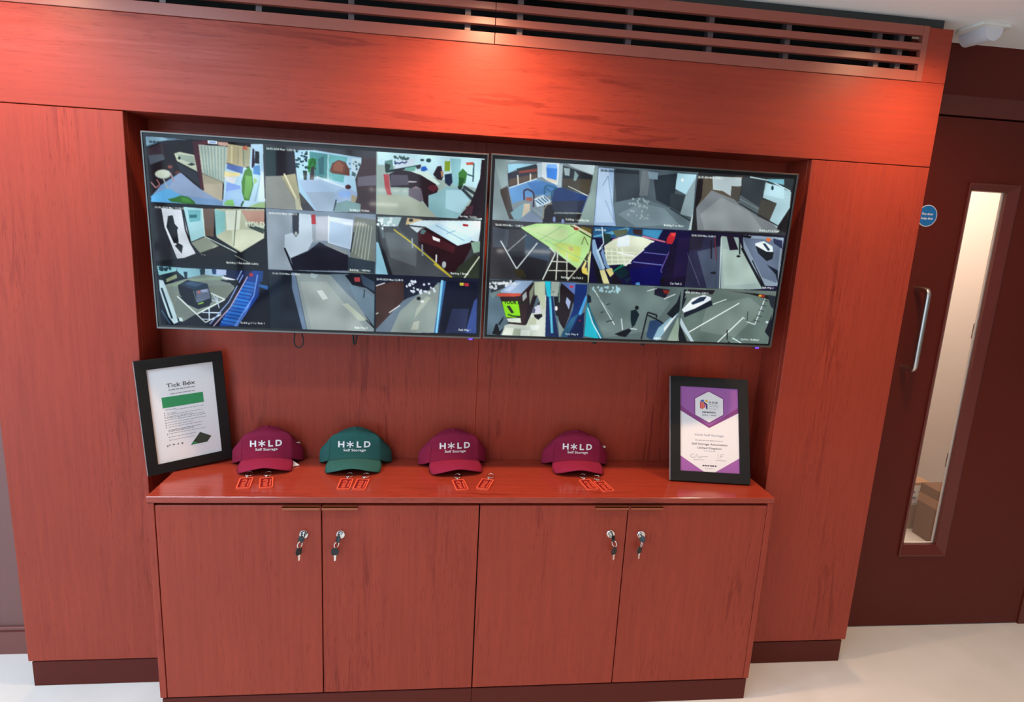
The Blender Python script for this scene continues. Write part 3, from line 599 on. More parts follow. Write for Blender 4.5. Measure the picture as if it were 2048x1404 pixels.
(0, 4, 0, (30, 30, 44), (646, 538, 730, 500, 789, 451, 823, 469, 929, 511, 935, 589, 658, 599)),
(0, 4, 0, (154, 168, 178), (751, 327, 812, 324, 808, 446, 755, 456)),
(0, 4, 0, (168, 52, 60), (750, 319, 770, 318, 773, 364, 752, 365)),
(0, 4, 0, (180, 188, 200), (774, 326, 834, 323, 831, 445, 770, 440)),
(0, 4, 0, (207, 224, 240), (834, 323, 956, 333, 941, 480, 831, 453)),
(0, 4, 0, (176, 200, 224), (841, 345, 947, 364, 939, 476, 835, 449)),
(0, 4, 0, (138, 148, 152), (811, 465, 831, 455, 933, 495, 917, 508)),
(0, 4, 1, (224, 236, 244), (835, 319, 831, 453), 4),
(0, 4, 0, (114, 122, 116), (964, 317, 1067, 328, 1063, 616, 927, 597)),
(0, 4, 1, (168, 180, 168), (979, 339, 948, 495), 4),
(0, 4, 1, (168, 180, 168), (992, 343, 964, 505), 4),
(0, 4, 1, (168, 180, 168), (1006, 347, 979, 515), 4),
(0, 4, 1, (168, 180, 168), (1020, 351, 994, 526), 4),
(0, 4, 1, (168, 180, 168), (1033, 355, 1009, 536), 4),
(0, 4, 1, (168, 180, 168), (1047, 359, 1025, 547), 4),
(0, 4, 1, (32, 36, 42), (958, 394, 941, 495), 5),
(0, 4, 0, (51, 65, 76), (929, 519, 1064, 537, 1063, 600, 927, 582)),
(0, 4, 3, (230, 242, 238), (546, 321), 13, "20-05-2024 Mon 12:58:13"),
(0, 4, 3, (230, 242, 238), (937, 583), 14, "Building 1 Hallway"),
(0, 5, 0, (60, 64, 68), (1064, 298, 1602, 298, 1602, 602, 1064, 602)),
(0, 5, 0, (168, 196, 200), (1073, 312, 1194, 307, 1163, 385, 1101, 403)),
(0, 5, 0, (92, 106, 112), (1072, 327, 1163, 385, 1100, 419)),
(0, 5, 2, (223, 238, 242), (1075, 316, 1163, 385), 24, 11, 9),
(0, 5, 0, (74, 79, 84), (1101, 357, 1179, 354, 1240, 421, 1454, 602, 1141, 605)),
(0, 5, 0, (92, 100, 104), (1109, 387, 1194, 384, 1272, 458, 1271, 553, 1138, 511)),
(0, 5, 0, (144, 196, 216), (1068, 436, 1085, 443, 1133, 602, 1067, 604)),
(0, 5, 0, (28, 32, 38), (1074, 358, 1092, 435, 1153, 605, 1129, 602, 1077, 435)),
(0, 5, 0, (210, 232, 240), (1222, 321, 1599, 304, 1588, 414, 1556, 407, 1311, 348, 1233, 343)),
(0, 5, 0, (196, 212, 220), (1272, 380, 1233, 351, 1311, 355)),
(0, 5, 0, (200, 180, 140), (1222, 309, 1303, 313, 1233, 340, 1214, 344)),
(0, 5, 0, (32, 32, 28), (1252, 319, 1251, 323, 1248, 326, 1243, 327, 1238, 328, 1234, 326, 1231, 324, 1230, 320, 1231, 317, 1234, 314, 1239, 313, 1243, 312, 1248, 314, 1251, 316)),
(0, 5, 1, (194, 180, 60), (1155, 370, 1240, 428, 1366, 526, 1463, 606), 7),
(0, 5, 0, (42, 15, 22), (1276, 380, 1295, 358, 1319, 355, 1461, 419, 1556, 407, 1549, 447, 1486, 577, 1430, 571, 1280, 442)),
(0, 5, 0, (71, 26, 32), (1280, 380, 1295, 360, 1469, 443, 1461, 474, 1280, 419)),
(0, 5, 0, (194, 226, 242), (1319, 351, 1374, 326, 1560, 392, 1544, 416, 1481, 436)),
(0, 5, 1, (127, 164, 188), (1366, 338, 1516, 409), 4),
(0, 5, 1, (127, 164, 188), (1421, 378, 1468, 360), 4),
(0, 5, 0, (240, 244, 244), (1350, 393, 1390, 407, 1388, 422, 1354, 412)),
(0, 5, 0, (168, 176, 180), (1425, 535, 1424, 543, 1421, 549, 1417, 553, 1412, 553, 1407, 550, 1404, 544, 1403, 536, 1404, 528, 1407, 522, 1412, 519, 1416, 519, 1421, 522, 1424, 528)),
(0, 5, 0, (90, 122, 124), (1295, 360, 1320, 367, 1307, 387, 1288, 384)),
(0, 5, 1, (184, 168, 60), (1362, 534, 1463, 606), 8),
(0, 5, 1, (140, 154, 160), (1247, 409, 1252, 459), 8),
(0, 5, 1, (140, 154, 160), (1299, 438, 1303, 496), 8),
(0, 5, 1, (210, 218, 220), (1373, 486, 1373, 525), 8),
(0, 5, 0, (48, 56, 44), (1486, 545, 1573, 470, 1598, 493, 1599, 601, 1463, 606)),
(0, 5, 1, (212, 216, 196), (1519, 604, 1597, 485), 7),
(0, 5, 0, (140, 174, 156), (1548, 416, 1596, 406, 1597, 461, 1565, 470)),
(0, 5, 0, (160, 44, 44), (1504, 324, 1531, 326, 1532, 336, 1504, 335)),
(0, 5, 1, (32, 40, 44), (1598, 296, 1601, 605), 6),
(0, 5, 3, (230, 242, 238), (1450, 578), 14, "Building 1 Street"),
(0, 6, 0, (16, 18, 32), (-2, 598, 535, 598, 535, 902, -2, 902)),
(0, 6, 0, (140, 200, 208), (4, 605, 96, 608, 94, 627, 9, 652)),
(0, 6, 0, (28, 44, 52), (6, 655, 97, 630, 125, 657, 33, 691)),
(0, 6, 0, (143, 156, 124), (41, 669, 93, 642, 95, 661, 43, 685)),
(0, 6, 2, (30, 58, 68), (7, 608, 91, 624), 14, 13, 9),
(0, 6, 0, (140, 192, 208), (96, 608, 212, 610, 228, 637, 146, 659, 128, 657, 97, 627)),
(0, 6, 0, (30, 54, 72), (127, 629, 145, 628, 143, 659, 131, 657)),
(0, 6, 0, (28, 58, 68), (205, 613, 226, 613, 226, 641, 207, 641)),
(0, 6, 0, (159, 196, 220), (230, 609, 332, 609, 321, 647, 228, 641)),
(0, 6, 0, (36, 64, 106), (263, 608, 284, 607, 282, 635, 264, 635)),
(0, 6, 0, (180, 196, 234), (284, 610, 332, 612, 330, 640, 282, 632)),
(0, 6, 0, (125, 138, 132), (24, 701, 136, 663, 222, 638, 321, 647, 369, 698, 314, 767, 173, 841, 103, 885, 78, 857, 22, 764)),
(0, 6, 0, (136, 160, 140), (35, 700, 160, 665, 312, 641, 311, 660, 190, 673, 92, 705)),
(0, 6, 0, (115, 127, 116), (236, 694, 367, 686, 330, 750, 251, 744)),
(0, 6, 0, (117, 129, 124), (88, 761, 173, 841, 104, 882, 65, 825)),
(0, 6, 1, (216, 232, 228), (88, 752, 176, 841, 317, 760, 252, 731), 7),
(0, 6, 1, (216, 232, 228), (176, 841, 216, 882, 294, 838), 6),
(0, 6, 1, (200, 220, 234), (204, 831, 295, 830), 6),
(0, 6, 1, (200, 220, 234), (238, 807, 235, 872), 6),
(0, 6, 1, (184, 204, 224), (258, 731, 283, 781, 287, 806), 5),
(0, 6, 1, (184, 204, 224), (250, 763, 286, 777), 5),
(0, 6, 1, (192, 212, 228), (199, 865, 256, 866), 5),
(0, 6, 1, (192, 212, 228), (279, 743, 283, 781), 5),
(0, 6, 0, (232, 240, 246), (305, 650, 343, 630, 384, 644, 371, 661, 329, 659)),
(0, 6, 0, (28, 36, 48), (315, 637, 366, 639, 354, 649, 324, 646)),
(0, 6, 0, (20, 32, 44), (302, 660, 362, 667, 340, 674, 304, 666)),
(0, 6, 0, (22, 28, 38), (95, 698, 142, 669, 237, 684, 251, 744, 253, 775, 236, 795, 187, 812, 134, 788, 101, 742)),
(0, 6, 0, (38, 56, 79), (110, 695, 142, 673, 231, 684, 242, 703, 169, 718)),
(0, 6, 0, (60, 86, 116), (129, 688, 160, 674, 219, 685, 182, 702)),
(0, 6, 0, (94, 106, 128), (178, 721, 242, 706, 248, 756, 182, 784)),
(0, 6, 0, (154, 166, 196), (202, 717, 235, 709, 237, 725, 207, 729)),
(0, 6, 0, (176, 104, 106), (186, 724, 202, 720, 201, 733, 189, 736)),
(0, 6, 0, (140, 192, 72), (185, 787, 213, 776, 213, 783, 186, 792)),
(0, 6, 1, (106, 124, 140), (168, 721, 180, 777), 4),
(0, 6, 0, (20, 26, 38), (95, 749, 187, 803, 237, 785, 246, 775, 242, 795, 186, 815, 134, 792)),
(0, 6, 0, (184, 212, 220), (8, 673, 28, 676, 62, 788, 85, 885, 63, 896, 39, 858, 18, 776, 7, 726)),
(0, 6, 1, (28, 44, 56), (17, 714, 56, 867), 9),
(0, 6, 0, (194, 224, 224), (87, 860, 105, 863, 107, 878, 91, 882)),
(0, 6, 1, (60, 90, 112), (8, 827, 45, 896), 8),
(0, 6, 0, (18, 32, 76), (332, 612, 465, 610, 402, 663, 330, 646)),
(0, 6, 0, (26, 63, 140), (459, 607, 511, 608, 493, 663, 483, 736, 371, 897, 282, 899, 313, 837, 420, 665)),
(0, 6, 1, (42, 102, 184), (420, 668, 474, 676), 13),
(0, 6, 1, (47, 116, 200), (409, 685, 466, 694), 13),
(0, 6, 1, (42, 102, 184), (398, 703, 458, 711), 13),
(0, 6, 1, (47, 116, 200), (388, 720, 450, 729), 13),
(0, 6, 1, (42, 102, 184), (377, 737, 442, 747), 13),
(0, 6, 1, (47, 116, 200), (367, 755, 434, 765), 13),
(0, 6, 1, (42, 102, 184), (356, 772, 426, 782), 13),
(0, 6, 1, (47, 116, 200), (346, 789, 418, 800), 13),
(0, 6, 1, (42, 102, 184), (335, 807, 410, 818), 13),
(0, 6, 1, (47, 116, 200), (324, 824, 402, 836), 13),
(0, 6, 1, (42, 102, 184), (314, 841, 394, 854), 13),
(0, 6, 1, (47, 116, 200), (303, 859, 385, 872), 13),
(0, 6, 1, (42, 102, 184), (292, 876, 377, 890), 13),
(0, 6, 1, (111, 152, 224), (482, 628, 459, 737, 359, 897), 6),
(0, 6, 1, (95, 134, 216), (456, 737, 411, 834, 368, 897), 5),
(0, 6, 1, (143, 168, 224), (412, 631, 335, 773, 236, 891), 5),
(0, 6, 1, (192, 168, 200), (433, 639, 342, 798, 254, 900), 5),
(0, 6, 1, (154, 176, 224), (407, 609, 377, 667), 5),
(0, 6, 0, (160, 48, 64), (443, 620, 461, 621, 458, 639, 439, 636)),
(0, 6, 0, (20, 24, 28), (356, 664, 378, 657, 400, 685, 370, 689)),
(0, 6, 0, (47, 102, 168), (489, 675, 532, 683, 528, 703, 486, 688)),
(0, 6, 0, (26, 63, 124), (489, 609, 511, 608, 505, 662, 490, 663)),
(0, 6, 3, (230, 242, 238), (389, 877), 14, "Building 8 Car Park 1"),
(0, 7, 0, (28, 36, 48), (531, 598, 1068, 598, 1068, 902, 531, 902)),
(0, 7, 0, (106, 127, 154), (647, 608, 677, 610, 717, 903, 694, 900, 647, 686)),
(0, 7, 1, (28, 34, 42), (669, 622, 717, 899), 5),
(0, 7, 0, (140, 154, 156), (666, 611, 880, 611, 1059, 886, 1058, 906, 717, 903)),
(0, 7, 0, (154, 166, 164), (687, 653, 818, 648, 1031, 907, 740, 903)),
(0, 7, 0, (104, 122, 136), (834, 609, 927, 605, 1061, 704, 1060, 833, 924, 708)),
(0, 7, 0, (108, 132, 148), (926, 645, 1061, 720, 1059, 873, 986, 778)),
(0, 7, 0, (159, 180, 184), (742, 608, 780, 614, 764, 635, 741, 628)),
(0, 7, 0, (196, 208, 204), (770, 698, 797, 693, 827, 735, 799, 744)),
(0, 7, 0, (178, 190, 176), (896, 761, 923, 756, 1024, 842, 984, 847)),
(0, 7, 0, (26, 28, 38), (911, 610, 989, 607, 1019, 673, 949, 660)),
(0, 7, 0, (176, 74, 80), (957, 620, 989, 619, 988, 642, 961, 643)),
(0, 7, 0, (60, 78, 96), (989, 603, 1062, 640, 1062, 688, 1003, 658)),
(0, 7, 1, (40, 50, 58), (1011, 681, 1006, 725), 5),
(0, 7, 1, (32, 36, 44), (1016, 838, 1059, 882), 5),
(0, 7, 0, (26, 38, 52), (538, 658, 603, 656, 580, 847, 531, 904)),
(0, 7, 3, (230, 242, 238), (552, 617), 13, "20-05-2024 Mon 12:58:13"),
(0, 7, 3, (230, 242, 238), (960, 883), 14, "Park Way 2"),
(0, 8, 0, (26, 32, 52), (1064, 598, 1602, 598, 1602, 902, 1064, 902)),
(0, 8, 0, (68, 48, 44), (1066, 660, 1153, 633, 1208, 635, 1211, 731, 1151, 806, 1067, 889)),
(0, 8, 1, (216, 220, 224), (1066, 660, 1113, 642), 5),
(0, 8, 0, (106, 124, 140), (1067, 889, 1207, 731, 1375, 629, 1407, 628, 1392, 897, 1066, 906)),
(0, 8, 0, (143, 156, 152), (1191, 788, 1319, 663, 1391, 636, 1384, 897, 1142, 904)),
(0, 8, 0, (168, 180, 168), (1279, 769, 1327, 703, 1351, 710, 1263, 827)),
(0, 8, 0, (180, 188, 176), (1263, 843, 1295, 834, 1287, 883, 1250, 884)),
(0, 8, 0, (138, 156, 148), (1214, 853, 1255, 786, 1271, 810, 1222, 893)),
(0, 8, 0, (32, 40, 58), (1208, 667, 1399, 608, 1359, 662, 1239, 714)),
(0, 8, 2, (220, 232, 244), (1204, 627, 1375, 693), 26, 17, 9),
(0, 8, 1, (228, 236, 240), (1135, 798, 1191, 756), 5),
(0, 8, 0, (32, 36, 42), (1298, 716, 1297, 720, 1294, 724, 1289, 726, 1284, 726, 1280, 724, 1277, 721, 1276, 717, 1277, 712, 1280, 709, 1284, 707, 1289, 707, 1294, 709, 1297, 712)),
(0, 8, 0, (224, 228, 228), (1316, 732, 1316, 735, 1313, 737, 1309, 739, 1305, 739, 1301, 738, 1298, 735, 1297, 732, 1298, 729, 1301, 726, 1305, 725, 1309, 725, 1313, 726, 1316, 728)),
(0, 8, 0, (58, 110, 160), (1403, 620, 1427, 619, 1392, 897, 1371, 898)),
(0, 8, 0, (138, 208, 238), (1401, 616, 1413, 615, 1388, 897, 1380, 897)),
(0, 8, 0, (16, 22, 42), (1431, 619, 1591, 613, 1596, 892, 1400, 897)),
(0, 8, 0, (44, 52, 84), (1464, 763, 1553, 761, 1538, 893, 1432, 896)),
(0, 8, 0, (58, 79, 140), (1577, 719, 1593, 702, 1596, 892, 1538, 893)),
(0, 8, 0, (200, 184, 72), (1499, 625, 1521, 625, 1519, 640, 1499, 639)),
(0, 8, 0, (176, 52, 58), (1523, 625, 1547, 626, 1545, 643, 1523, 640)),
(0, 8, 1, (208, 216, 212), (1064, 808, 1080, 800), 5),
(0, 8, 3, (230, 242, 238), (1070, 624), 13, "20-05-2024 Mon 12:58:13"),
(0, 8, 3, (230, 242, 238), (1501, 876), 14, "Park Way 1"),
(1, 0, 0, (124, 140, 148), (-2, -2, 535, -2, 535, 302, -2, 302)),
(1, 0, 0, (147, 168, 170), (0, 1, 120, 2, 62, 19, 70, 123, 30, 148, 9, 59)),
(1, 0, 0, (132, 150, 154), (-5, 71, 12, 59, 52, 181, 100, 297, 5, 302)),
(1, 0, 0, (74, 68, 64), (33, 148, 71, 129, 100, 236, 124, 293, 88, 292, 37, 170)),
(1, 0, 0, (48, 48, 60), (68, 67, 215, 13, 222, 80, 77, 134)),
(1, 0, 0, (159, 212, 234), (65, 22, 121, 16, 221, 13, 209, 19, 110, 44, 70, 66)),
(1, 0, 0, (138, 64, 48), (123, 52, 216, 33, 217, 49, 123, 63)),
(1, 0, 0, (28, 44, 52), (110, 42, 163, 27, 209, 13, 213, 33, 123, 52)),
(1, 0, 0, (90, 74, 60), (78, 94, 218, 58, 219, 81, 79, 128)),
(1, 0, 1, (216, 216, 204), (119, 72, 125, 120), 7),
(1, 0, 1, (216, 216, 204), (184, 60, 186, 99), 7),
(1, 0, 1, (216, 228, 232), (80, 137, 219, 83), 5),
(1, 0, 0, (98, 148, 200), (77, 140, 219, 86, 329, 114, 302, 162, 209, 167, 154, 193, 99, 213)),
(1, 0, 0, (74, 124, 184), (167, 106, 244, 93, 317, 109, 313, 138, 218, 166)),
(1, 0, 0, (184, 204, 216), (215, 7, 238, 6, 243, 73, 222, 80)),
(1, 0, 0, (212, 226, 232), (238, 3, 330, 3, 329, 111, 270, 89, 243, 73)),
(1, 0, 0, (58, 134, 224), (263, 27, 320, 24, 321, 86, 270, 78)),
(1, 0, 0, (122, 180, 244), (265, 10, 316, 7, 320, 29, 263, 27)),
(1, 0, 0, (216, 204, 180), (269, 75, 324, 86, 322, 100, 270, 86)),
(1, 0, 0, (168, 188, 196), (331, 6, 348, 5, 348, 125, 327, 120)),
(1, 0, 0, (63, 63, 56), (349, 11, 509, 50, 493, 152, 351, 119)),
(1, 0, 0, (38, 44, 48), (352, 13, 503, 50, 508, 70, 353, 73)),
(1, 0, 0, (74, 68, 56), (353, 73, 502, 70, 498, 140, 352, 102)),
(1, 0, 0, (160, 184, 188), (353, 22, 386, 23, 386, 60, 361, 58)),
(1, 0, 0, (138, 164, 164), (411, 32, 433, 54, 421, 83, 408, 81)),
(1, 0, 0, (184, 204, 208), (369, -2, 514, 1, 512, 49, 394, 14)),
(1, 0, 1, (207, 216, 208), (383, 111, 490, 152), 4),
(1, 0, 0, (34, 58, 108), (312, 124, 351, 119, 490, 155, 461, 253, 327, 254, 302, 197)),
(1, 0, 0, (46, 52, 72), (304, 191, 480, 176, 455, 247, 296, 244)),
(1, 0, 1, (138, 144, 128), (320, 248, 467, 242), 6),
(1, 0, 0, (32, 28, 28), (264, 216, 302, 203, 320, 242, 321, 298, 263, 301)),
(1, 0, 0, (35, 32, 31), (318, 254, 467, 247, 452, 292, 321, 298)),
(1, 0, 0, (138, 160, 156), (508, 41, 528, 6, 532, 288, 449, 292, 477, 220, 506, 128)),
(1, 0, 0, (127, 164, 176), (92, 260, 155, 210, 199, 246, 136, 293, 112, 291)),
(1, 0, 0, (124, 140, 164), (136, 301, 199, 246, 262, 292, 257, 304, 149, 310)),
(1, 0, 0, (200, 188, 164), (161, 210, 191, 208, 193, 243, 153, 280)),
(1, 0, 1, (64, 52, 76), (160, 193, 155, 147, 175, 137, 202, 150, 209, 167, 210, 225), 9),
(1, 0, 0, (160, 88, 72), (168, 178, 201, 179, 199, 196, 172, 195)),
(1, 0, 0, (200, 220, 232), (210, 184, 257, 161, 298, 188, 293, 200, 228, 224)),
(1, 0, 1, (47, 90, 128), (217, 190, 251, 211), 5),
(1, 0, 1, (47, 90, 128), (231, 183, 263, 205), 5),
(1, 0, 1, (47, 90, 128), (246, 176, 275, 198), 5),
(1, 0, 1, (47, 90, 128), (261, 170, 286, 192), 5),
(1, 0, 1, (47, 100, 132), (263, 158, 261, 124, 272, 112, 318, 121), 8),
(1, 0, 1, (47, 100, 132), (267, 124, 311, 156), 6),
(1, 0, 1, (90, 132, 148), (274, 140, 306, 168), 5),
(1, 0, 1, (42, 90, 120), (301, 185, 301, 145, 324, 120), 8),
(1, 0, 1, (138, 160, 176), (210, 233, 255, 263), 5),
(1, 0, 1, (106, 120, 132), (199, 246, 262, 286), 5),
(1, 0, 1, (138, 132, 116), (265, 280, 265, 231, 281, 207, 305, 202), 7),
(1, 0, 0, (128, 144, 192), (330, 280, 330, 287, 328, 292, 325, 295, 322, 295, 318, 292, 316, 287, 315, 281, 315, 274, 317, 269, 320, 266, 323, 266, 327, 269, 329, 274)),
(1, 0, 0, (128, 144, 192), (377, 287, 376, 292, 374, 296, 371, 298, 368, 299, 364, 297, 362, 293, 361, 287, 361, 282, 363, 278, 366, 276, 370, 276, 373, 278, 376, 282)),
(1, 0, 3, (230, 242, 238), (383, 276), 14, "Building 1 Loading Bay"),
(1, 1, 0, (84, 98, 106), (531, -2, 1068, -2, 1068, 302, 531, 302)),
(1, 1, 0, (156, 184, 216), (528, 9, 614, 11, 626, 180, 652, 297, 533, 299)),
(1, 1, 0, (180, 204, 230), (533, 16, 584, 13, 619, 144, 639, 280, 541, 285)),
(1, 1, 1, (120, 152, 184), (562, 98, 587, 47, 643, 280), 4),
(1, 1, 1, (138, 166, 196), (583, 168, 647, 287), 4),
(1, 1, 0, (60, 70, 78), (615, 18, 749, 17, 768, 158, 645, 179)),
(1, 1, 0, (108, 118, 124), (764, 9, 810, 13, 807, 134, 762, 137)),
(1, 1, 0, (46, 56, 64), (827, 34, 962, 12, 956, 90, 936, 185, 855, 153)),
(1, 1, 0, (127, 151, 164), (794, 14, 851, 15, 852, 50, 806, 49)),
(1, 1, 0, (180, 220, 234), (954, 12, 1058, 13, 1057, 92, 1013, 116, 952, 91)),
(1, 1, 0, (244, 255, 255), (992, 44, 992, 48, 990, 51, 988, 53, 985, 53, 982, 52, 979, 49, 978, 45, 978, 41, 980, 37, 982, 36, 985, 35, 988, 37, 991, 40)),
(1, 1, 0, (102, 120, 128), (630, 179, 770, 143, 937, 192, 1062, 259, 1059, 296, 656, 301)),
(1, 1, 0, (122, 142, 150), (658, 236, 773, 172, 906, 194, 993, 270, 763, 296)),
(1, 1, 0, (58, 68, 74), (928, 113, 1014, 120, 994, 211, 936, 185)),
(1, 1, 0, (146, 168, 174), (1013, 116, 1056, 28, 1067, 230, 995, 219)),
(1, 1, 1, (44, 52, 56), (937, 192, 1062, 252), 5),
(1, 1, 0, (184, 204, 202), (1061, 215, 1095, 295, 1051, 297)),
(1, 1, 2, (156, 176, 180), (710, 147, 821, 256), 30, 19, 8),
(1, 1, 0, (42, 50, 56), (621, 10, 749, 10, 751, 31, 623, 31)),
(1, 1, 3, (38, 52, 60), (544, 22), 16, "20-05-2024 Mon 12:58:13"),
(1, 1, 3, (230, 242, 238), (913, 278), 14, "Building 8 1st Floor"),
(1, 2, 0, (44, 46, 48), (1064, -2, 1602, -2, 1602, 302, 1064, 302)),
(1, 2, 0, (92, 84, 72), (1064, 27, 1311, 6, 1299, 137, 1077, 185)),
(1, 2, 0, (124, 132, 136), (1076, 178, 1150, 87, 1315, 136, 1427, 189, 1570, 265, 1549, 289, 1099, 295)),
(1, 2, 0, (142, 150, 152), (1104, 213, 1209, 120, 1378, 185, 1475, 284, 1138, 293)),
(1, 2, 0, (180, 196, 200), (1144, 15, 1305, 13, 1311, 56, 1257, 63, 1259, 110, 1213, 87, 1157, 83)),
(1, 2, 0, (84, 80, 74), (1256, 59, 1312, 60, 1304, 144, 1262, 110)),
(1, 2, 0, (58, 66, 72), (1312, 9, 1441, 20, 1433, 174, 1315, 136)),
(1, 2, 0, (92, 104, 108), (1310, 100, 1431, 160, 1422, 205, 1308, 144)),
(1, 2, 1, (138, 154, 156), (1313, 122, 1424, 167), 3),
(1, 2, 0, (168, 200, 208), (1442, 27, 1594, 70, 1600, 151, 1544, 259, 1497, 223, 1523, 133, 1439, 108)),
(1, 2, 0, (76, 74, 68), (1432, 115, 1523, 133, 1495, 231, 1422, 205)),
(1, 2, 0, (180, 216, 226), (1451, 34, 1549, 43, 1560, 109, 1444, 93)),
(1, 2, 0, (52, 60, 64), (1311, 6, 1599, 4, 1593, 66, 1458, 26)),
(1, 2, 1, (192, 220, 228), (1351, 7, 1465, 19, 1589, 66), 6),
(1, 2, 0, (32, 56, 64), (1492, 55, 1492, 60, 1491, 64, 1488, 67, 1485, 67, 1482, 65, 1479, 61, 1478, 56, 1478, 51, 1479, 47, 1481, 44, 1485, 44, 1488, 46, 1491, 50)),
(1, 2, 0, (122, 180, 196), (1448, 12, 1543, 7, 1548, 36, 1466, 26)),
(1, 2, 0, (36, 32, 34), (1057, 35, 1096, 32, 1100, 126, 1077, 185)),
(1, 2, 0, (28, 26, 28), (1545, 266, 1595, 174, 1606, 286)),
(1, 2, 1, (32, 36, 40), (1308, 144, 1551, 251), 5),
(1, 2, 3, (230, 242, 238), (1067, 23), 13, "20-05-2024 Mon 12:58:13"),
(1, 2, 3, (230, 242, 238), (1448, 278), 14, "Building 8 2nd Floor"),
(1, 3, 0, (60, 58, 62), (-2, 298, 535, 298, 535, 602, -2, 602)),
(1, 3, 0, (76, 84, 94), (4, 331, 89, 345, 87, 433, 9, 437)),
(1, 3, 0, (37, 38, 44), (85, 457, 313, 436, 286, 595, 144, 594)),
(1, 3, 0, (60, 60, 64), (-1, 479, 95, 475, 169, 593, 4, 599)),
(1, 3, 0, (58, 54, 34), (123, 546, 172, 544, 199, 586, 144, 585)),
(1, 3, 0, (58, 74, 92), (170, 352, 313, 430, 311, 496, 180, 471)),
(1, 3, 0, (182, 224, 150), (148, 330, 231, 305, 350, 300, 427, 302, 527, 351, 524, 427, 480, 514, 463, 527, 309, 424, 167, 341)),
(1, 3, 0, (198, 224, 164), (172, 332, 304, 308, 398, 330, 401, 378, 279, 383)),
(1, 3, 0, (194, 214, 110), (326, 399, 403, 396, 479, 416, 473, 496, 441, 491, 344, 434)),
(1, 3, 0, (200, 176, 112), (410, 413, 435, 418, 434, 436, 415, 434)),
(1, 3, 1, (160, 204, 136), (279, 386, 413, 446, 519, 488), 5),
(1, 3, 1, (164, 208, 140), (234, 350, 435, 418), 4),
(1, 3, 1, (152, 192, 128), (366, 314, 249, 390), 4),
(1, 3, 1, (152, 192, 128), (459, 327, 327, 417), 4),
(1, 3, 0, (156, 60, 48), (427, 314, 455, 315, 456, 329, 432, 327)),
(1, 3, 1, (80, 48, 44), (411, 306, 434, 316), 6),
(1, 3, 1, (60, 68, 48), (460, 330, 528, 363), 6),
(1, 3, 0, (106, 98, 40), (467, 306, 524, 318, 523, 345, 478, 329)),
(1, 3, 1, (216, 200, 176), (427, 302, 526, 348), 8),
(1, 3, 1, (106, 106, 60), (478, 401, 490, 359, 515, 403), 4),
(1, 3, 0, (32, 31, 28), (342, 453, 463, 527, 435, 577, 417, 593, 280, 598)),
(1, 3, 1, (208, 220, 212), (309, 424, 342, 453, 283, 595), 7),
(1, 3, 1, (200, 204, 192), (353, 428, 354, 452, 355, 593), 7),
(1, 3, 1, (200, 204, 192), (403, 447, 414, 587), 6),
(1, 3, 1, (184, 188, 176), (326, 496, 429, 495), 6),
(1, 3, 1, (184, 188, 176), (311, 544, 454, 541), 6),
(1, 3, 1, (200, 208, 212), (49, 402, 141, 543, 243, 403), 7),
(1, 3, 1, (140, 148, 148), (88, 454, 183, 364), 6),
(1, 3, 0, (26, 26, 22), (417, 593, 484, 517, 528, 561, 529, 602)),
(1, 3, 1, (200, 200, 180), (417, 593, 474, 517), 6),
(1, 3, 0, (224, 212, 132), (488, 526, 506, 485, 513, 494, 501, 538)),
(1, 3, 0, (220, 200, 96), (488, 532, 515, 519, 528, 561, 496, 550)),
(1, 3, 0, (196, 204, 156), (515, 433, 549, 432, 580, 603, 529, 602)),
(1, 3, 1, (76, 76, 36), (512, 476, 530, 426), 5),
(1, 3, 0, (34, 36, 38), (4, 331, 129, 316, 167, 341, 89, 342)),
(1, 3, 3, (230, 242, 238), (17, 322), 14, "20-05-2024 Mon 12:58:13"),
(1, 3, 3, (230, 242, 238), (382, 576), 14, "Building 1 Car Park 2"),
(1, 4, 0, (22, 18, 58), (531, 298, 1068, 298, 1068, 602, 531, 602)),
(1, 4, 0, (42, 90, 132), (528, 305, 659, 301, 913, 301, 887, 354, 533, 361)),
(1, 4, 0, (95, 160, 192), (538, 352, 715, 299, 728, 304, 718, 323, 539, 361)),
(1, 4, 0, (39, 64, 60), (587, 335, 628, 339, 632, 384, 598, 389)),
(1, 4, 0, (90, 100, 80), (635, 320, 716, 308, 718, 332, 664, 355)),
(1, 4, 0, (58, 44, 44), (744, 306, 798, 307, 799, 340, 753, 333)),
(1, 4, 0, (63, 136, 176), (802, 307, 907, 305, 886, 351, 804, 331)),
(1, 4, 0, (200, 128, 144), (640, 365, 719, 338, 716, 344, 640, 371)),
(1, 4, 0, (192, 112, 136), (802, 337, 933, 361, 930, 369, 803, 346)),
(1, 4, 0, (184, 44, 52), (953, 315, 985, 313, 982, 344, 970, 375, 937, 373, 937, 346)),
(1, 4, 0, (224, 72, 72), (959, 316, 982, 316, 984, 331, 961, 333)),
(1, 4, 0, (212, 220, 196), (599, 401, 640, 371, 719, 338, 803, 346, 872, 364, 726, 503, 696, 495, 621, 504)),
(1, 4, 0, (220, 232, 240), (670, 355, 732, 340, 737, 395, 668, 404)),
(1, 4, 0, (200, 212, 184), (606, 412, 688, 409, 696, 495, 624, 501)),
(1, 4, 1, (238, 244, 220), (613, 418, 617, 498), 5),
(1, 4, 1, (238, 244, 220), (641, 414, 652, 496), 5),
(1, 4, 1, (238, 244, 220), (669, 410, 687, 495), 5),
(1, 4, 1, (238, 244, 220), (697, 405, 722, 494), 5),
(1, 4, 1, (238, 244, 220), (601, 428, 773, 430), 5),
(1, 4, 1, (238, 244, 220), (603, 451, 768, 448), 5),
(1, 4, 1, (238, 244, 220), (605, 474, 764, 467), 5),
(1, 4, 1, (238, 244, 220), (607, 497, 759, 486), 5),
(1, 4, 0, (246, 251, 246), (671, 429, 768, 442, 775, 451, 685, 440)),
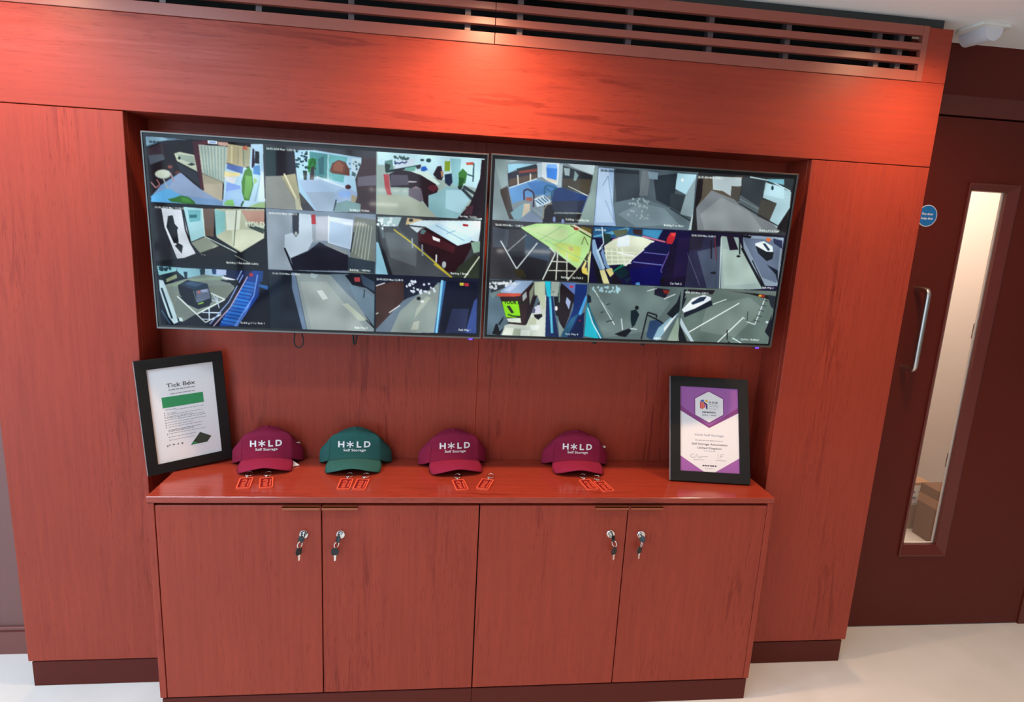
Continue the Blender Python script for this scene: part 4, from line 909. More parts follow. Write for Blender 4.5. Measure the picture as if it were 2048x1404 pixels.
(1, 4, 1, (238, 244, 240), (872, 364, 725, 500), 8),
(1, 4, 0, (134, 168, 200), (531, 373, 546, 370, 570, 432, 616, 526, 585, 527, 539, 440)),
(1, 4, 0, (180, 212, 232), (557, 427, 599, 404, 593, 410, 573, 432, 616, 519, 603, 523)),
(1, 4, 0, (124, 156, 196), (594, 413, 626, 497, 665, 533, 656, 546, 615, 510, 583, 438)),
(1, 4, 1, (207, 228, 238), (578, 305, 595, 389, 572, 423), 6),
(1, 4, 0, (216, 212, 156), (585, 530, 613, 526, 649, 602, 613, 600)),
(1, 4, 0, (216, 204, 132), (619, 525, 653, 515, 666, 545, 648, 565)),
(1, 4, 0, (20, 22, 28), (539, 452, 585, 527, 610, 600, 582, 602, 543, 482)),
(1, 4, 0, (26, 28, 36), (617, 529, 652, 568, 674, 598, 655, 599)),
(1, 4, 0, (28, 122, 92), (667, 524, 709, 491, 720, 506, 668, 539, 655, 533)),
(1, 4, 0, (15, 44, 52), (668, 533, 716, 503, 755, 542, 710, 572, 683, 557)),
(1, 4, 0, (28, 20, 32), (652, 568, 676, 548, 719, 600, 674, 601)),
(1, 4, 0, (20, 44, 68), (723, 571, 776, 551, 744, 592)),
(1, 4, 0, (29, 20, 80), (758, 470, 872, 364, 960, 379, 945, 466, 926, 529, 927, 595, 784, 604, 752, 536)),
(1, 4, 0, (15, 15, 92), (750, 517, 928, 491, 933, 595, 771, 598)),
(1, 4, 0, (22, 26, 72), (816, 409, 856, 371, 961, 385, 957, 434)),
(1, 4, 1, (122, 136, 200), (765, 478, 931, 488), 5),
(1, 4, 1, (106, 116, 176), (820, 425, 947, 432), 5),
(1, 4, 1, (106, 90, 156), (963, 403, 924, 517, 932, 529), 6),
(1, 4, 1, (60, 42, 80), (950, 541, 937, 573), 5),
(1, 4, 0, (28, 20, 48), (961, 388, 1110, 304, 1147, 594, 941, 601)),
(1, 4, 0, (36, 26, 64), (1001, 340, 1112, 323, 1138, 521, 995, 558)),
(1, 4, 1, (74, 64, 120), (1060, 418, 1142, 553), 4),
(1, 4, 0, (90, 160, 220), (789, 591, 811, 584, 819, 599, 797, 602)),
(1, 4, 0, (24, 20, 24), (954, 572, 953, 580, 950, 587, 946, 591, 940, 591, 934, 588, 930, 581, 927, 573, 928, 565, 931, 558, 936, 554, 941, 554, 947, 558, 951, 564)),
(1, 4, 3, (230, 242, 238), (542, 320), 13, "20-05-2024"),
(1, 4, 3, (230, 242, 238), (984, 584), 15, "Car Park 2"),
(1, 5, 0, (30, 26, 52), (1064, 298, 1602, 298, 1602, 602, 1064, 602)),
(1, 5, 0, (48, 48, 74), (1035, 320, 1205, 320, 1199, 448, 1195, 603, 1066, 607)),
(1, 5, 0, (74, 84, 104), (1113, 406, 1244, 370, 1278, 608, 1195, 603)),
(1, 5, 0, (42, 40, 56), (1031, 320, 1141, 315, 1135, 390, 1050, 409)),
(1, 5, 1, (92, 92, 124), (1058, 416, 1153, 589), 4),
(1, 5, 1, (106, 48, 56), (1202, 327, 1227, 447), 6),
(1, 5, 1, (38, 32, 44), (1184, 343, 1198, 441), 8),
(1, 5, 0, (156, 176, 172), (1237, 318, 1334, 321, 1378, 395, 1523, 591, 1449, 598, 1277, 604)),
(1, 5, 0, (168, 188, 180), (1255, 385, 1394, 394, 1485, 561, 1291, 584)),
(1, 5, 1, (200, 216, 212), (1238, 326, 1268, 600), 5),
(1, 5, 1, (58, 68, 80), (1224, 371, 1244, 601), 4),
(1, 5, 0, (36, 26, 44), (1264, 309, 1300, 308, 1344, 385, 1296, 391)),
(1, 5, 0, (140, 156, 172), (1356, 305, 1594, 309, 1604, 573, 1521, 575, 1378, 395)),
(1, 5, 0, (102, 116, 138), (1358, 320, 1580, 325, 1593, 557, 1505, 529)),
(1, 5, 1, (20, 22, 28), (1356, 411, 1342, 321, 1389, 307), 7),
(1, 5, 0, (16, 20, 24), (1348, 305, 1409, 310, 1403, 322, 1350, 317)),
(1, 5, 0, (20, 22, 28), (1362, 420, 1361, 423, 1358, 425, 1354, 426, 1349, 427, 1344, 426, 1341, 424, 1339, 421, 1340, 418, 1343, 416, 1347, 415, 1352, 415, 1357, 416, 1360, 418)),
(1, 5, 0, (28, 32, 36), (1238, 516, 1236, 518, 1232, 520, 1225, 522, 1217, 522, 1210, 521, 1204, 519, 1202, 517, 1204, 515, 1208, 513, 1215, 511, 1223, 511, 1231, 512, 1236, 514)),
(1, 5, 1, (28, 32, 36), (1223, 505, 1226, 528), 4),
(1, 5, 0, (26, 30, 36), (1365, 365, 1417, 439, 1530, 583, 1515, 591, 1359, 381)),
(1, 5, 0, (216, 232, 240), (1435, 347, 1482, 333, 1536, 358, 1545, 388, 1508, 389, 1438, 362)),
(1, 5, 0, (28, 32, 40), (1437, 358, 1508, 389, 1549, 388, 1547, 426, 1516, 439, 1460, 399)),
(1, 5, 0, (48, 60, 76), (1476, 345, 1492, 344, 1526, 377, 1515, 385)),
(1, 5, 0, (40, 48, 74), (1533, 316, 1588, 325, 1595, 370, 1541, 342)),
(1, 5, 0, (216, 112, 60), (1496, 314, 1521, 316, 1516, 336, 1494, 329)),
(1, 5, 0, (28, 36, 48), (1519, 458, 1590, 487, 1601, 557, 1581, 510)),
(1, 5, 1, (24, 28, 32), (1433, 439, 1530, 583), 6),
(1, 5, 3, (230, 242, 238), (1070, 322), 13, "20-05-2024 Mon 12:58:13"),
(1, 5, 3, (230, 242, 238), (1514, 584), 14, "Park Way 3"),
(1, 6, 0, (92, 112, 124), (-2, 598, 535, 598, 535, 902, -2, 902)),
(1, 6, 0, (95, 118, 132), (1, 680, 49, 660, 92, 790, 48, 905, 1, 900)),
(1, 6, 0, (58, 64, 72), (1, 604, 138, 602, 127, 621, 13, 677)),
(1, 6, 2, (212, 220, 228), (1, 610, 116, 652), 26, 23, 9),
(1, 6, 0, (116, 136, 140), (4, 677, 91, 643, 68, 663, 21, 704)),
(1, 6, 0, (200, 208, 196), (113, 840, 229, 786, 310, 667, 322, 901, 79, 904, 95, 846)),
(1, 6, 0, (180, 188, 164), (230, 798, 265, 797, 264, 835, 220, 837)),
(1, 6, 0, (220, 228, 216), (102, 859, 146, 861, 138, 896, 85, 894)),
(1, 6, 0, (216, 228, 220), (233, 843, 283, 838, 281, 864, 237, 868)),
(1, 6, 0, (220, 232, 220), (184, 869, 234, 868, 233, 900, 182, 901)),
(1, 6, 0, (164, 176, 156), (146, 861, 183, 863, 182, 901, 138, 899)),
(1, 6, 0, (188, 200, 172), (240, 607, 296, 602, 308, 739, 296, 752, 260, 678, 245, 675)),
(1, 6, 0, (156, 180, 212), (64, 660, 138, 605, 234, 601, 173, 672, 62, 672)),
(1, 6, 0, (188, 204, 228), (80, 662, 133, 614, 170, 613, 111, 664)),
(1, 6, 0, (53, 36, 40), (60, 694, 173, 675, 234, 608, 245, 675, 232, 779, 207, 843, 182, 841, 113, 836)),
(1, 6, 0, (36, 28, 34), (218, 692, 260, 678, 232, 785, 213, 837, 201, 837)),
(1, 6, 0, (168, 176, 176), (180, 681, 200, 658, 205, 689, 185, 715)),
(1, 6, 0, (140, 148, 128), (216, 661, 238, 617, 238, 675, 223, 735)),
(1, 6, 0, (200, 84, 68), (41, 685, 56, 674, 173, 670, 170, 684, 131, 690, 51, 691)),
(1, 6, 0, (142, 220, 30), (72, 718, 160, 712, 176, 793, 149, 804, 99, 802)),
(1, 6, 0, (44, 44, 44), (99, 742, 115, 739, 141, 776, 126, 779)),
(1, 6, 0, (216, 228, 216), (102, 808, 177, 803, 183, 830, 113, 827)),
(1, 6, 3, (28, 44, 16), (83, 720), 24, "YOUR NEXT"),
(1, 6, 1, (44, 74, 20), (108, 786, 136, 795, 177, 795), 7),
(1, 6, 0, (16, 20, 24), (29, 896, 45, 841, 54, 838, 69, 882, 92, 856, 78, 888, 70, 901)),
(1, 6, 0, (28, 36, 48), (57, 841, 86, 796, 84, 818, 67, 847)),
(1, 6, 0, (212, 216, 232), (249, 741, 276, 727, 285, 771, 257, 778)),
(1, 6, 0, (20, 24, 28), (263, 725, 278, 710, 276, 731)),
(1, 6, 0, (20, 20, 28), (248, 782, 292, 777, 296, 790, 275, 810, 252, 794)),
(1, 6, 0, (90, 90, 124), (237, 760, 255, 750, 254, 772, 238, 776)),
(1, 6, 0, (28, 44, 92), (306, 605, 330, 604, 365, 782, 395, 903, 319, 904)),
(1, 6, 0, (44, 196, 220), (296, 599, 327, 598, 334, 682, 314, 682)),
(1, 6, 0, (58, 172, 204), (323, 682, 336, 682, 363, 881, 348, 881)),
(1, 6, 0, (140, 208, 232), (332, 694, 335, 694, 357, 878, 352, 878)),
(1, 6, 0, (164, 176, 168), (330, 601, 377, 602, 370, 677, 334, 679)),
(1, 6, 0, (32, 40, 44), (350, 656, 350, 657, 348, 658, 346, 658, 344, 658, 342, 658, 340, 657, 340, 656, 340, 656, 342, 655, 344, 654, 346, 654, 348, 655, 349, 655)),
(1, 6, 0, (24, 28, 36), (351, 681, 373, 680, 384, 787, 368, 781)),
(1, 6, 0, (216, 212, 212), (376, 743, 376, 749, 374, 753, 371, 756, 367, 756, 364, 753, 361, 749, 360, 744, 361, 738, 362, 734, 366, 731, 369, 731, 373, 733, 375, 738)),
(1, 6, 0, (36, 28, 34), (372, 665, 387, 608, 487, 673, 455, 715, 444, 779, 421, 854, 404, 848, 381, 787)),
(1, 6, 0, (92, 116, 172), (384, 602, 462, 602, 507, 651, 474, 675)),
(1, 6, 0, (200, 52, 76), (432, 619, 451, 618, 452, 629, 434, 630)),
(1, 6, 0, (160, 176, 212), (421, 679, 445, 703, 438, 748, 417, 710)),
(1, 6, 1, (106, 132, 116), (376, 624, 382, 711), 7),
(1, 6, 0, (144, 164, 160), (382, 807, 418, 857, 402, 899, 395, 896)),
(1, 6, 0, (22, 48, 108), (463, 609, 529, 609, 526, 688, 460, 901, 408, 899, 461, 747)),
(1, 6, 0, (74, 160, 220), (524, 666, 532, 681, 507, 774, 491, 771)),
(1, 6, 0, (16, 32, 72), (495, 784, 525, 758, 530, 899, 447, 901)),
(1, 6, 0, (42, 92, 124), (413, 876, 452, 798, 494, 765, 440, 901, 411, 899)),
(1, 6, 0, (176, 32, 64), (500, 800, 506, 800, 507, 809, 499, 810)),
(1, 6, 3, (230, 242, 238), (12, 619), 14, "20-05-2024 Mon 12:58"),
(1, 6, 3, (230, 242, 238), (429, 882), 15, "Park Way 4"),
(1, 7, 0, (94, 110, 110), (531, 598, 1068, 598, 1068, 902, 531, 902)),
(1, 7, 0, (106, 124, 122), (546, 618, 905, 598, 995, 688, 900, 849, 649, 895, 538, 703)),
(1, 7, 0, (36, 180, 200), (522, 703, 548, 733, 618, 904, 530, 890)),
(1, 7, 0, (26, 108, 132), (522, 649, 557, 748, 641, 903, 617, 900, 541, 749)),
(1, 7, 0, (196, 228, 236), (536, 733, 542, 733, 579, 818, 633, 902, 625, 902, 571, 818)),
(1, 7, 0, (26, 36, 48), (528, 657, 551, 671, 557, 702, 538, 710)),
(1, 7, 2, (168, 208, 220), (554, 614, 712, 643), 30, 29, 8),
(1, 7, 1, (208, 224, 224), (571, 640, 697, 822), 5),
(1, 7, 1, (44, 52, 56), (613, 758, 632, 752), 4),
(1, 7, 1, (44, 52, 56), (649, 808, 687, 795), 5),
(1, 7, 1, (44, 52, 56), (640, 715, 663, 706), 4),
(1, 7, 1, (140, 164, 164), (589, 670, 685, 776), 4),
(1, 7, 0, (16, 36, 44), (781, 741, 808, 733, 831, 759, 813, 819, 798, 835, 786, 796)),
(1, 7, 0, (24, 28, 32), (824, 723, 824, 728, 821, 732, 817, 735, 812, 735, 807, 733, 804, 729, 802, 724, 803, 718, 805, 714, 810, 712, 815, 712, 819, 714, 823, 718)),
(1, 7, 0, (16, 20, 28), (702, 874, 748, 853, 779, 840, 796, 851, 768, 888, 739, 885)),
(1, 7, 1, (207, 216, 220), (791, 840, 827, 843), 5),
(1, 7, 1, (200, 212, 216), (732, 786, 746, 849), 6),
(1, 7, 0, (32, 32, 48), (902, 609, 987, 618, 968, 665, 902, 648)),
(1, 7, 0, (138, 48, 36), (947, 619, 987, 622, 982, 641, 957, 638)),
(1, 7, 1, (224, 232, 232), (861, 630, 914, 613), 4),
(1, 7, 1, (224, 232, 232), (961, 669, 1022, 640), 5),
(1, 7, 1, (24, 28, 32), (857, 898, 877, 746, 931, 760, 929, 776), 8),
(1, 7, 0, (44, 72, 108), (894, 793, 942, 784, 986, 814, 923, 904, 884, 881)),
(1, 7, 1, (20, 24, 28), (879, 762, 934, 784, 990, 814), 7),
(1, 7, 0, (140, 176, 192), (922, 896, 947, 831, 1005, 774, 1041, 733, 1051, 749, 955, 903)),
(1, 7, 0, (220, 232, 232), (979, 830, 1042, 741, 1037, 765, 982, 854)),
(1, 7, 0, (24, 32, 40), (986, 751, 1035, 686, 1052, 623, 1057, 733, 1021, 774)),
(1, 7, 0, (152, 172, 156), (1017, 870, 1053, 765, 1088, 916, 1005, 910)),
(1, 7, 3, (230, 242, 238), (929, 888), 13, "Building 1"),
(1, 8, 0, (102, 116, 111), (1064, 598, 1602, 598, 1602, 902, 1064, 902)),
(1, 8, 0, (28, 28, 38), (1035, 612, 1083, 611, 1074, 669, 1003, 750, 1033, 663)),
(1, 8, 0, (40, 36, 44), (1083, 611, 1245, 609, 1232, 633, 1101, 629)),
(1, 8, 0, (100, 117, 111), (1069, 764, 1238, 680, 1263, 624, 1598, 636, 1600, 912, 1154, 915, 1054, 773)),
(1, 8, 0, (116, 132, 126), (1208, 697, 1448, 641, 1541, 702, 1398, 868, 1186, 841)),
(1, 8, 0, (228, 238, 244), (1068, 725, 1121, 660, 1184, 638, 1226, 649, 1229, 672, 1129, 723, 1082, 740)),
(1, 8, 0, (28, 36, 48), (1082, 740, 1144, 714, 1228, 664, 1244, 692, 1086, 768)),
(1, 8, 0, (36, 52, 74), (1116, 684, 1161, 651, 1201, 646, 1188, 670, 1126, 695)),
(1, 8, 0, (24, 32, 44), (1003, 758, 1066, 670, 1088, 653, 1065, 733, 1021, 774)),
(1, 8, 1, (232, 244, 244), (1121, 851, 1394, 675), 6),
(1, 8, 1, (220, 236, 236), (1239, 688, 1317, 657), 5),
(1, 8, 1, (232, 244, 244), (1294, 907, 1431, 754), 6),
(1, 8, 1, (200, 220, 220), (1423, 754, 1441, 761), 4),
(1, 8, 1, (20, 24, 28), (1346, 829, 1354, 885), 6),
(1, 8, 1, (207, 220, 220), (1452, 777, 1504, 792, 1545, 622), 6),
(1, 8, 1, (40, 48, 52), (1451, 721, 1456, 777), 4),
(1, 8, 1, (200, 220, 220), (1382, 872, 1445, 904), 6),
(1, 8, 0, (28, 36, 40), (1355, 889, 1386, 905, 1370, 910)),
(1, 8, 1, (44, 52, 56), (1496, 768, 1527, 775), 4),
(1, 8, 1, (44, 52, 56), (1505, 739, 1536, 746), 4),
(1, 8, 1, (44, 52, 56), (1514, 709, 1545, 716), 4),
(1, 8, 1, (44, 52, 56), (1523, 680, 1554, 687), 4),
(1, 8, 1, (44, 52, 56), (1532, 651, 1562, 658), 4),
(1, 8, 0, (184, 204, 212), (1053, 769, 1070, 772, 1170, 914, 1154, 915, 1076, 820)),
(1, 8, 0, (20, 28, 36), (1056, 788, 1129, 915, 1069, 900)),
(1, 8, 0, (168, 180, 156), (1019, 894, 1054, 773, 1074, 908)),
(1, 8, 0, (32, 32, 28), (1294, 607, 1402, 615, 1477, 617, 1596, 628, 1566, 649, 1445, 622)),
(1, 8, 0, (216, 160, 48), (1499, 624, 1516, 623, 1518, 635, 1501, 635)),
(1, 8, 0, (160, 44, 44), (1516, 623, 1537, 624, 1535, 637, 1518, 637)),
(1, 8, 0, (26, 30, 40), (1570, 831, 1596, 733, 1610, 871)),
(1, 8, 0, (40, 48, 56), (1553, 622, 1601, 628, 1609, 708, 1580, 685)),
(1, 8, 0, (196, 212, 220), (1582, 776, 1582, 779, 1580, 781, 1577, 782, 1573, 782, 1569, 781, 1567, 779, 1565, 776, 1566, 774, 1568, 771, 1571, 770, 1575, 770, 1578, 771, 1581, 773)),
(1, 8, 3, (230, 242, 238), (1073, 627), 13, "20-05-2024 Mon 12:58:13"),
(1, 8, 3, (230, 242, 238), (1433, 879), 13, "Car Park 1 Building 1"),
]
# ------------------------------------------------------------------ camera feeds on the screens (flat print: colour attribute on a grid)
def s2l(c): return np.where(c <= 0.04045, c / 12.92, ((c + 0.055) / 1.055) ** 2.4)
GW, GH = 208, 117                      # grid cells per camera view
CW, CH = GW * 3 * 2, GH * 3 * 2
def feed_canvases():
    cvs = [np.zeros((CH, CW, 3), np.float32) for _ in range(2)]
    sx, sy = CW / 1600.0, CH / 900.0
    def fill(cv, clip, pts, col):
        p = np.array(pts, float).reshape(-1, 2) * (sx, sy)
        x0 = max(clip[0], int(p[:, 0].min())); x1 = min(clip[2], int(p[:, 0].max()) + 2); y0 = max(clip[1], int(p[:, 1].min())); y1 = min(clip[3], int(p[:, 1].max()) + 2)
        if x1 <= x0 or y1 <= y0: return
        xs = np.arange(x0, x1) + 0.5; ys = (np.arange(y0, y1) + 0.5)[:, None]; ins = np.zeros((y1 - y0, x1 - x0), bool); q = np.roll(p, -1, 0)
        for (ax, ay), (bx, by) in zip(p, q):
            if ay == by: continue
            c = (ay > ys) != (by > ys); ins ^= c & (xs < (bx - ax) * (ys - ay) / (by - ay) + ax)
        cv[y0:y1, x0:x1][ins] = col
    for row in FEEDS:
        tv, k, t, c, pts = row[:5]; col = np.array(c) / 255.0
        clip = ((k % 3) * GW * 2, (k // 3) * GH * 2, (k % 3 + 1) * GW * 2, (k // 3 + 1) * GH * 2); cv = cvs[tv]
        if t == 0: fill(cv, clip, pts, col)
        elif t == 1:
            w_ = float(row[5]) / 2; pp = list(zip(pts[::2], pts[1::2]))
            for (ax, ay), (bx, by) in zip(pp, pp[1:]):
                d = math.hypot(bx - ax, by - ay) or 1; nx, ny = -(by - ay) / d * w_, (bx - ax) / d * w_
                fill(cv, clip, [ax + nx, ay + ny, bx + nx, by + ny, bx - nx, by - ny, ax - nx, ay - ny], col)
        elif t == 2:
            r = random.Random(int(row[6])); s = float(row[7])
            for _ in range(int(row[5])):
                x = r.uniform(pts[0], pts[2]); y = r.uniform(pts[1], pts[3]); a = r.uniform(0, 6.3); q = []
                for j in range(5): q += [x + s * r.uniform(.4, 1.3) * math.cos(a + j * 1.26), y + s * r.uniform(.4, 1.3) * math.sin(a + j * 1.26)]
                fill(cv, clip, q, col)
        elif t == 3:
            v, tr = text_tris(row[6], 0.03); h = float(row[5]) * 0.72
            xm = v[:, 0].max() * h; x0 = min(pts[0], (k % 3 + 1) * 1600 / 3 - xm - 6)
            for a in tr: fill(cv, clip, (v[a] * (h, -h) + (x0, pts[1] + h / 2)).ravel().tolist(), col)
    out = []
    for cv in cvs:
        rs = np.random.RandomState(3); cv = cv + rs.normal(0, 0.012, cv.shape[:2] + (1,))
        for _ in range(3):
            p = np.pad(cv, ((1, 1), (1, 1), (0, 0)), 'edge'); cv = (p[:-2, 1:-1] + p[2:, 1:-1] + p[1:-1, :-2] + p[1:-1, 2:] + 2 * cv) / 6
        mot = np.kron(rs.normal(0, 1, (CH // 26, CW // 26)), np.ones((26, 26))); mot = np.pad(mot, ((0, CH - mot.shape[0]), (0, CW - mot.shape[1])), 'edge')
        for _ in range(2):
            for ax in (0, 1): k_ = 25; cs = np.cumsum(np.concatenate([np.repeat(mot.take([0], ax), k_, ax), mot, np.repeat(mot.take([-1], ax), k_, ax)], ax), ax); mot = (cs.take(range(2 * k_, cs.shape[ax]), ax) - cs.take(range(0, cs.shape[ax] - 2 * k_), ax)) / (2 * k_)
        cv = cv * (1 + 0.10 * mot[..., None]) + 0.02 * mot[..., None]
        out.append(np.clip((cv - 0.035) * 1.09, 0, 1))
    return out
FEED_IMG = feed_canvases()
m = bpy.data.materials.new('lit_screen'); m.use_nodes = True; b_ = m.node_tree.nodes['Principled BSDF']
at = m.node_tree.nodes.new('ShaderNodeVertexColor'); at.layer_name = 'Col'
m.node_tree.links.new(at.outputs['Color'], b_.inputs['Emission Color']); b_.inputs['Emission Strength'].default_value = SCREEN
b_.inputs['Base Color'].default_value = (0.006, 0.006, 0.008, 1); b_.inputs['Roughness'].default_value = 0.045; b_.inputs['Specular IOR Level'].default_value = 0.22
M_SCREEN = m
def view_tile(img, k, X0, Z1, W_, H_, parent):
    """one camera view: grid with colour per vertex"""
    nx, nz = GW + 1, GH + 1; c, r = k % 3, k // 3; tw, th = W_ / 3, H_ / 3
    us = np.linspace(0, 1, nx); vsn = np.linspace(0, 1, nz); gap = 0.0004
    gx, gz = np.meshgrid(X0 + c * tw + gap + us * (tw - 2 * gap), Z1 - r * th - gap - vsn * (th - 2 * gap))
    co = np.stack([gx, np.full_like(gx, -0.0004), gz], -1).reshape(-1, 3)
    sx = np.clip((c * GW + us * GW) * 2, c * GW * 2 + 1, (c + 1) * GW * 2 - 1).astype(int); sz = np.clip((r * GH + vsn * GH) * 2, r * GH * 2 + 1, (r + 1) * GH * 2 - 1).astype(int)
    col = img[np.ix_(sz, sx)].reshape(-1, 3)
    i = np.arange((nz - 1) * (nx - 1)); a = (i // (nx - 1)) * nx + i % (nx - 1)
    F = np.stack([a, a + nx, a + nx + 1, a + 1], -1)
    me = bpy.data.meshes.new('camera_view'); me.vertices.add(len(co)); me.vertices.foreach_set('co', co.ravel())
    me.loops.add(F.size); me.loops.foreach_set('vertex_index', F.ravel().astype(np.int32)); me.polygons.add(len(F)); me.polygons.foreach_set('loop_start', np.arange(0, F.size, 4, dtype=np.int32))
    me.update(calc_edges=True)
    ca = me.color_attributes.new('Col', 'FLOAT_COLOR', 'POINT'); ca.data.foreach_set('color', np.concatenate([s2l(col), np.ones((len(col), 1))], 1).astype(np.float32).ravel())
    me.materials.append(M_SCREEN); o = bpy.data.objects.new('camera_view', me); COL.objects.link(o); o.parent = parent; return o
VL = [['reception with white round table and big green leaves', 'lounge with potted plants and round table', 'lobby with long dark reception desk', 'glazed entrance with a walking figure', 'white corridor doors', 'dark van with white roof by yellow line',
       'dark van parked beside blue metal stairs', 'empty pavement beside a blue wall', 'street with row of parked cars'],
      ['loading bay with trolley', 'grey corridor with a white wall on the left', 'grey corridor with white lift fronts', 'bright green-lit car park corner', 'car park with white grid and green bin', 'footpath with parked silver car',
       'kiosk with bright green poster', 'open car park with a standing person', 'car park with one white car']]
def tv(idx, x0, ztop, label):
    W_, H_ = 0.9648, 0.5586; zb = ztop - H_ * math.cos(0.0433)
    t = tag(empty('wall_screen', (x0 + W_ / 2, -0.0412, zb)), label, 'television', 'wall mounted monitors'); t.rotation_euler = (0.0433, 0, 0)
    hw = W_ / 2; il, it, ib = 0.0125, 0.0145, 0.0125
    bm = new(); A = [(-hw, 0), (hw, 0), (hw, H_), (-hw, H_)]; ins = lambda l, t_, b2: [(-hw + l, b2), (hw - l, b2), (hw - l, H_ - t_), (-hw + l, H_ - t_)]
    R1 = ins(0.0055, 0.0055, 0.0070)
    rows = [[bm.verts.new((a, y, z)) for a, z in P_] for P_, y in ((A, 0.030), (A, 0.0005), (ins(.0012, .0012, .0012), -0.0022), (ins(.0045, .0045, .006), -0.0022), (R1, 0.0002), (R1, 0.030))]
    for P_, Q_ in zip(rows, rows[1:]):
        for k in range(4): bm.faces.new((P_[k], P_[(k + 1) % 4], Q_[(k + 1) % 4], Q_[k]))
    for k in range(4): bm.faces.new((rows[-1][k], rows[-1][(k + 1) % 4], rows[0][(k + 1) % 4], rows[0][k]))
    obj('frame', bm, M_TVFR, t)
    bm = new(); box(bm, -hw + 0.0056, hw - 0.0056, 0.0004, 0.004, 0.0071, H_ - 0.0056); obj('black_border', bm, M_TVBLK, t)
    bm = new(); box(bm, -hw + 0.004, hw - 0.004, 0.0305, 0.045, 0.004, H_ - 0.004, bev=0.002); box(bm, -0.30, 0.30, 0.0452, 0.075, 0.05, 0.36, bev=0.004); obj('back_shell', bm, M_TVBACK, t)
    bm = new(); box(bm, -0.22, -0.19, 0.0752, 0.088, 0.02, 0.42); box(bm, 0.19, 0.22, 0.0752, 0.088, 0.02, 0.42); box(bm, -0.30, 0.30, 0.0882, 0.12, 0.10, 0.14); box(bm, -0.30, 0.30, 0.0882, 0.12, 0.30, 0.34)
    box(bm, -0.12, 0.12, 0.12, 0.177, 0.08, 0.36); obj('wall_mount', bm, M_DUCT, t)
    for k in range(9): view_tile(FEED_IMG[idx], k, -hw + il, H_ - it, W_ - 2 * il, H_ - it - ib, t)['label'] = 'camera view: ' + VL[idx][k]
    bm = new(); lx = (0.0875, 1.0429)[idx] - (x0 + hw); box(bm, lx - 0.010, lx + 0.010, 0.004, 0.024, -0.006, -0.0002, bev=0.001); obj('receiver_housing', bm, mat('clear_smoky_plastic', (0.02, 0.015, 0.08), 0.2), t)
    bm = new(); box(bm, lx - 0.006, lx + 0.006, 0.0025, 0.0038, -0.0045, -0.001); obj('indicator_light', bm, M_LED, t)
    return t
tv(0, -0.8450, 1.7964, 'left wall-mounted screen with nine indoor and street camera views')
tv(1, 0.1253, 1.7980, 'right wall-mounted screen with nine loading bay and car park camera views')
# cords hanging under the screens
bm = new(); x, z = -0.4477, 1.206
pts = [(x - 0.004, 0.012, 1.262), (x - 0.012, 0.006, 1.235)] + [(x + 0.0145 * math.cos(a), 0.004, 1.2065 + 0.023 * math.sin(a)) for a in [math.radians(d) for d in range(150, 400, 20)]] + [(x + 0.006, 0.006, 1.240), (x + 0.002, 0.012, 1.262)]
tube(bm, pts, 0.0021, 8); autosmooth(tag(obj('cord_loop', bm, M_CORD), 'black cord loop hanging under the left screen, the rounder one', 'cord'), 60)
bm = new(); tube(bm, [(-0.283, 0.006, 1.262), (-0.281, 0.004, 1.225), (-0.2795, 0.003, 1.205), (-0.277, 0.003, 1.1985), (-0.273, 0.004, 1.206), (-0.270, 0.006, 1.225), (-0.267, 0.010, 1.262)], [0.003] * 7, 8); autosmooth(tag(obj('cord_loop', bm, M_CORD), 'short folded black strap hanging under the left screen, right of the loop', 'cord'), 60)
for x in (0.498, 0.662):
    bm = new(); box(bm, x - 0.007, x + 0.007, 0.0, 0.006, 1.226, 1.26, bev=0.002); tag(obj('bracket_latch', bm, M_CORD), 'black latch tab under the right screen, ' + ('nearer its left end' if x < 0.6 else 'nearer its middle'), 'latch')
# ------------------------------------------------------------------ caps
HALF = [  # per level: right half from front centre to back centre
 [(0, .052, .035), (.045, .055, .032), (.081, .065, .023), (.104, .084, .007), (.119, .106, .001), (.107, .125, .001), (.060, .134, .001), (0, .136, .001)],
 [(0, .055, .056), (.0455, .058, .054), (.081, .067, .048), (.104, .086, .040), (.118, .107, .032), (.105, .124, .030), (.058, .133, .036), (0, .135, .042)],
 [(0, .058, .083), (.045, .061, .082), (.0795, .070, .078), (.103, .088, .062), (.118, .107, .049), (.102, .123, .054), (.056, .132, .074), (0, .134, .082)],
 [(0, .062, .108), (.042, .065, .107), (.0785, .072, .105), (.090, .090, .084), (.094, .107, .073), (.082, .121, .083), (.049, .130, .102), (0, .133, .111)],
 [(0, .068, .1265), (.034, .072, .1250), (.067, .079, .1195), (.073, .092, .110), (.070, .106, .106), (.061, .118, .111), (.036, .126, .124), (0, .129, .131)],
 [(0, .083, .1325), (.014, .085, .1315), (.026, .090, .129), (.030, .097, .128), (.031, .105, .128), (.027, .112, .130), (.016, .118, .133), (0, .121, .134)]]
M_THREAD = mat('white_embroidery_thread', (0.86, 0.82, 0.80), 0.7)
def cloth(name, c): return mat(name, c, 0.85, 0, 0.3, bump=0.35, bscale=900, var=0.10)
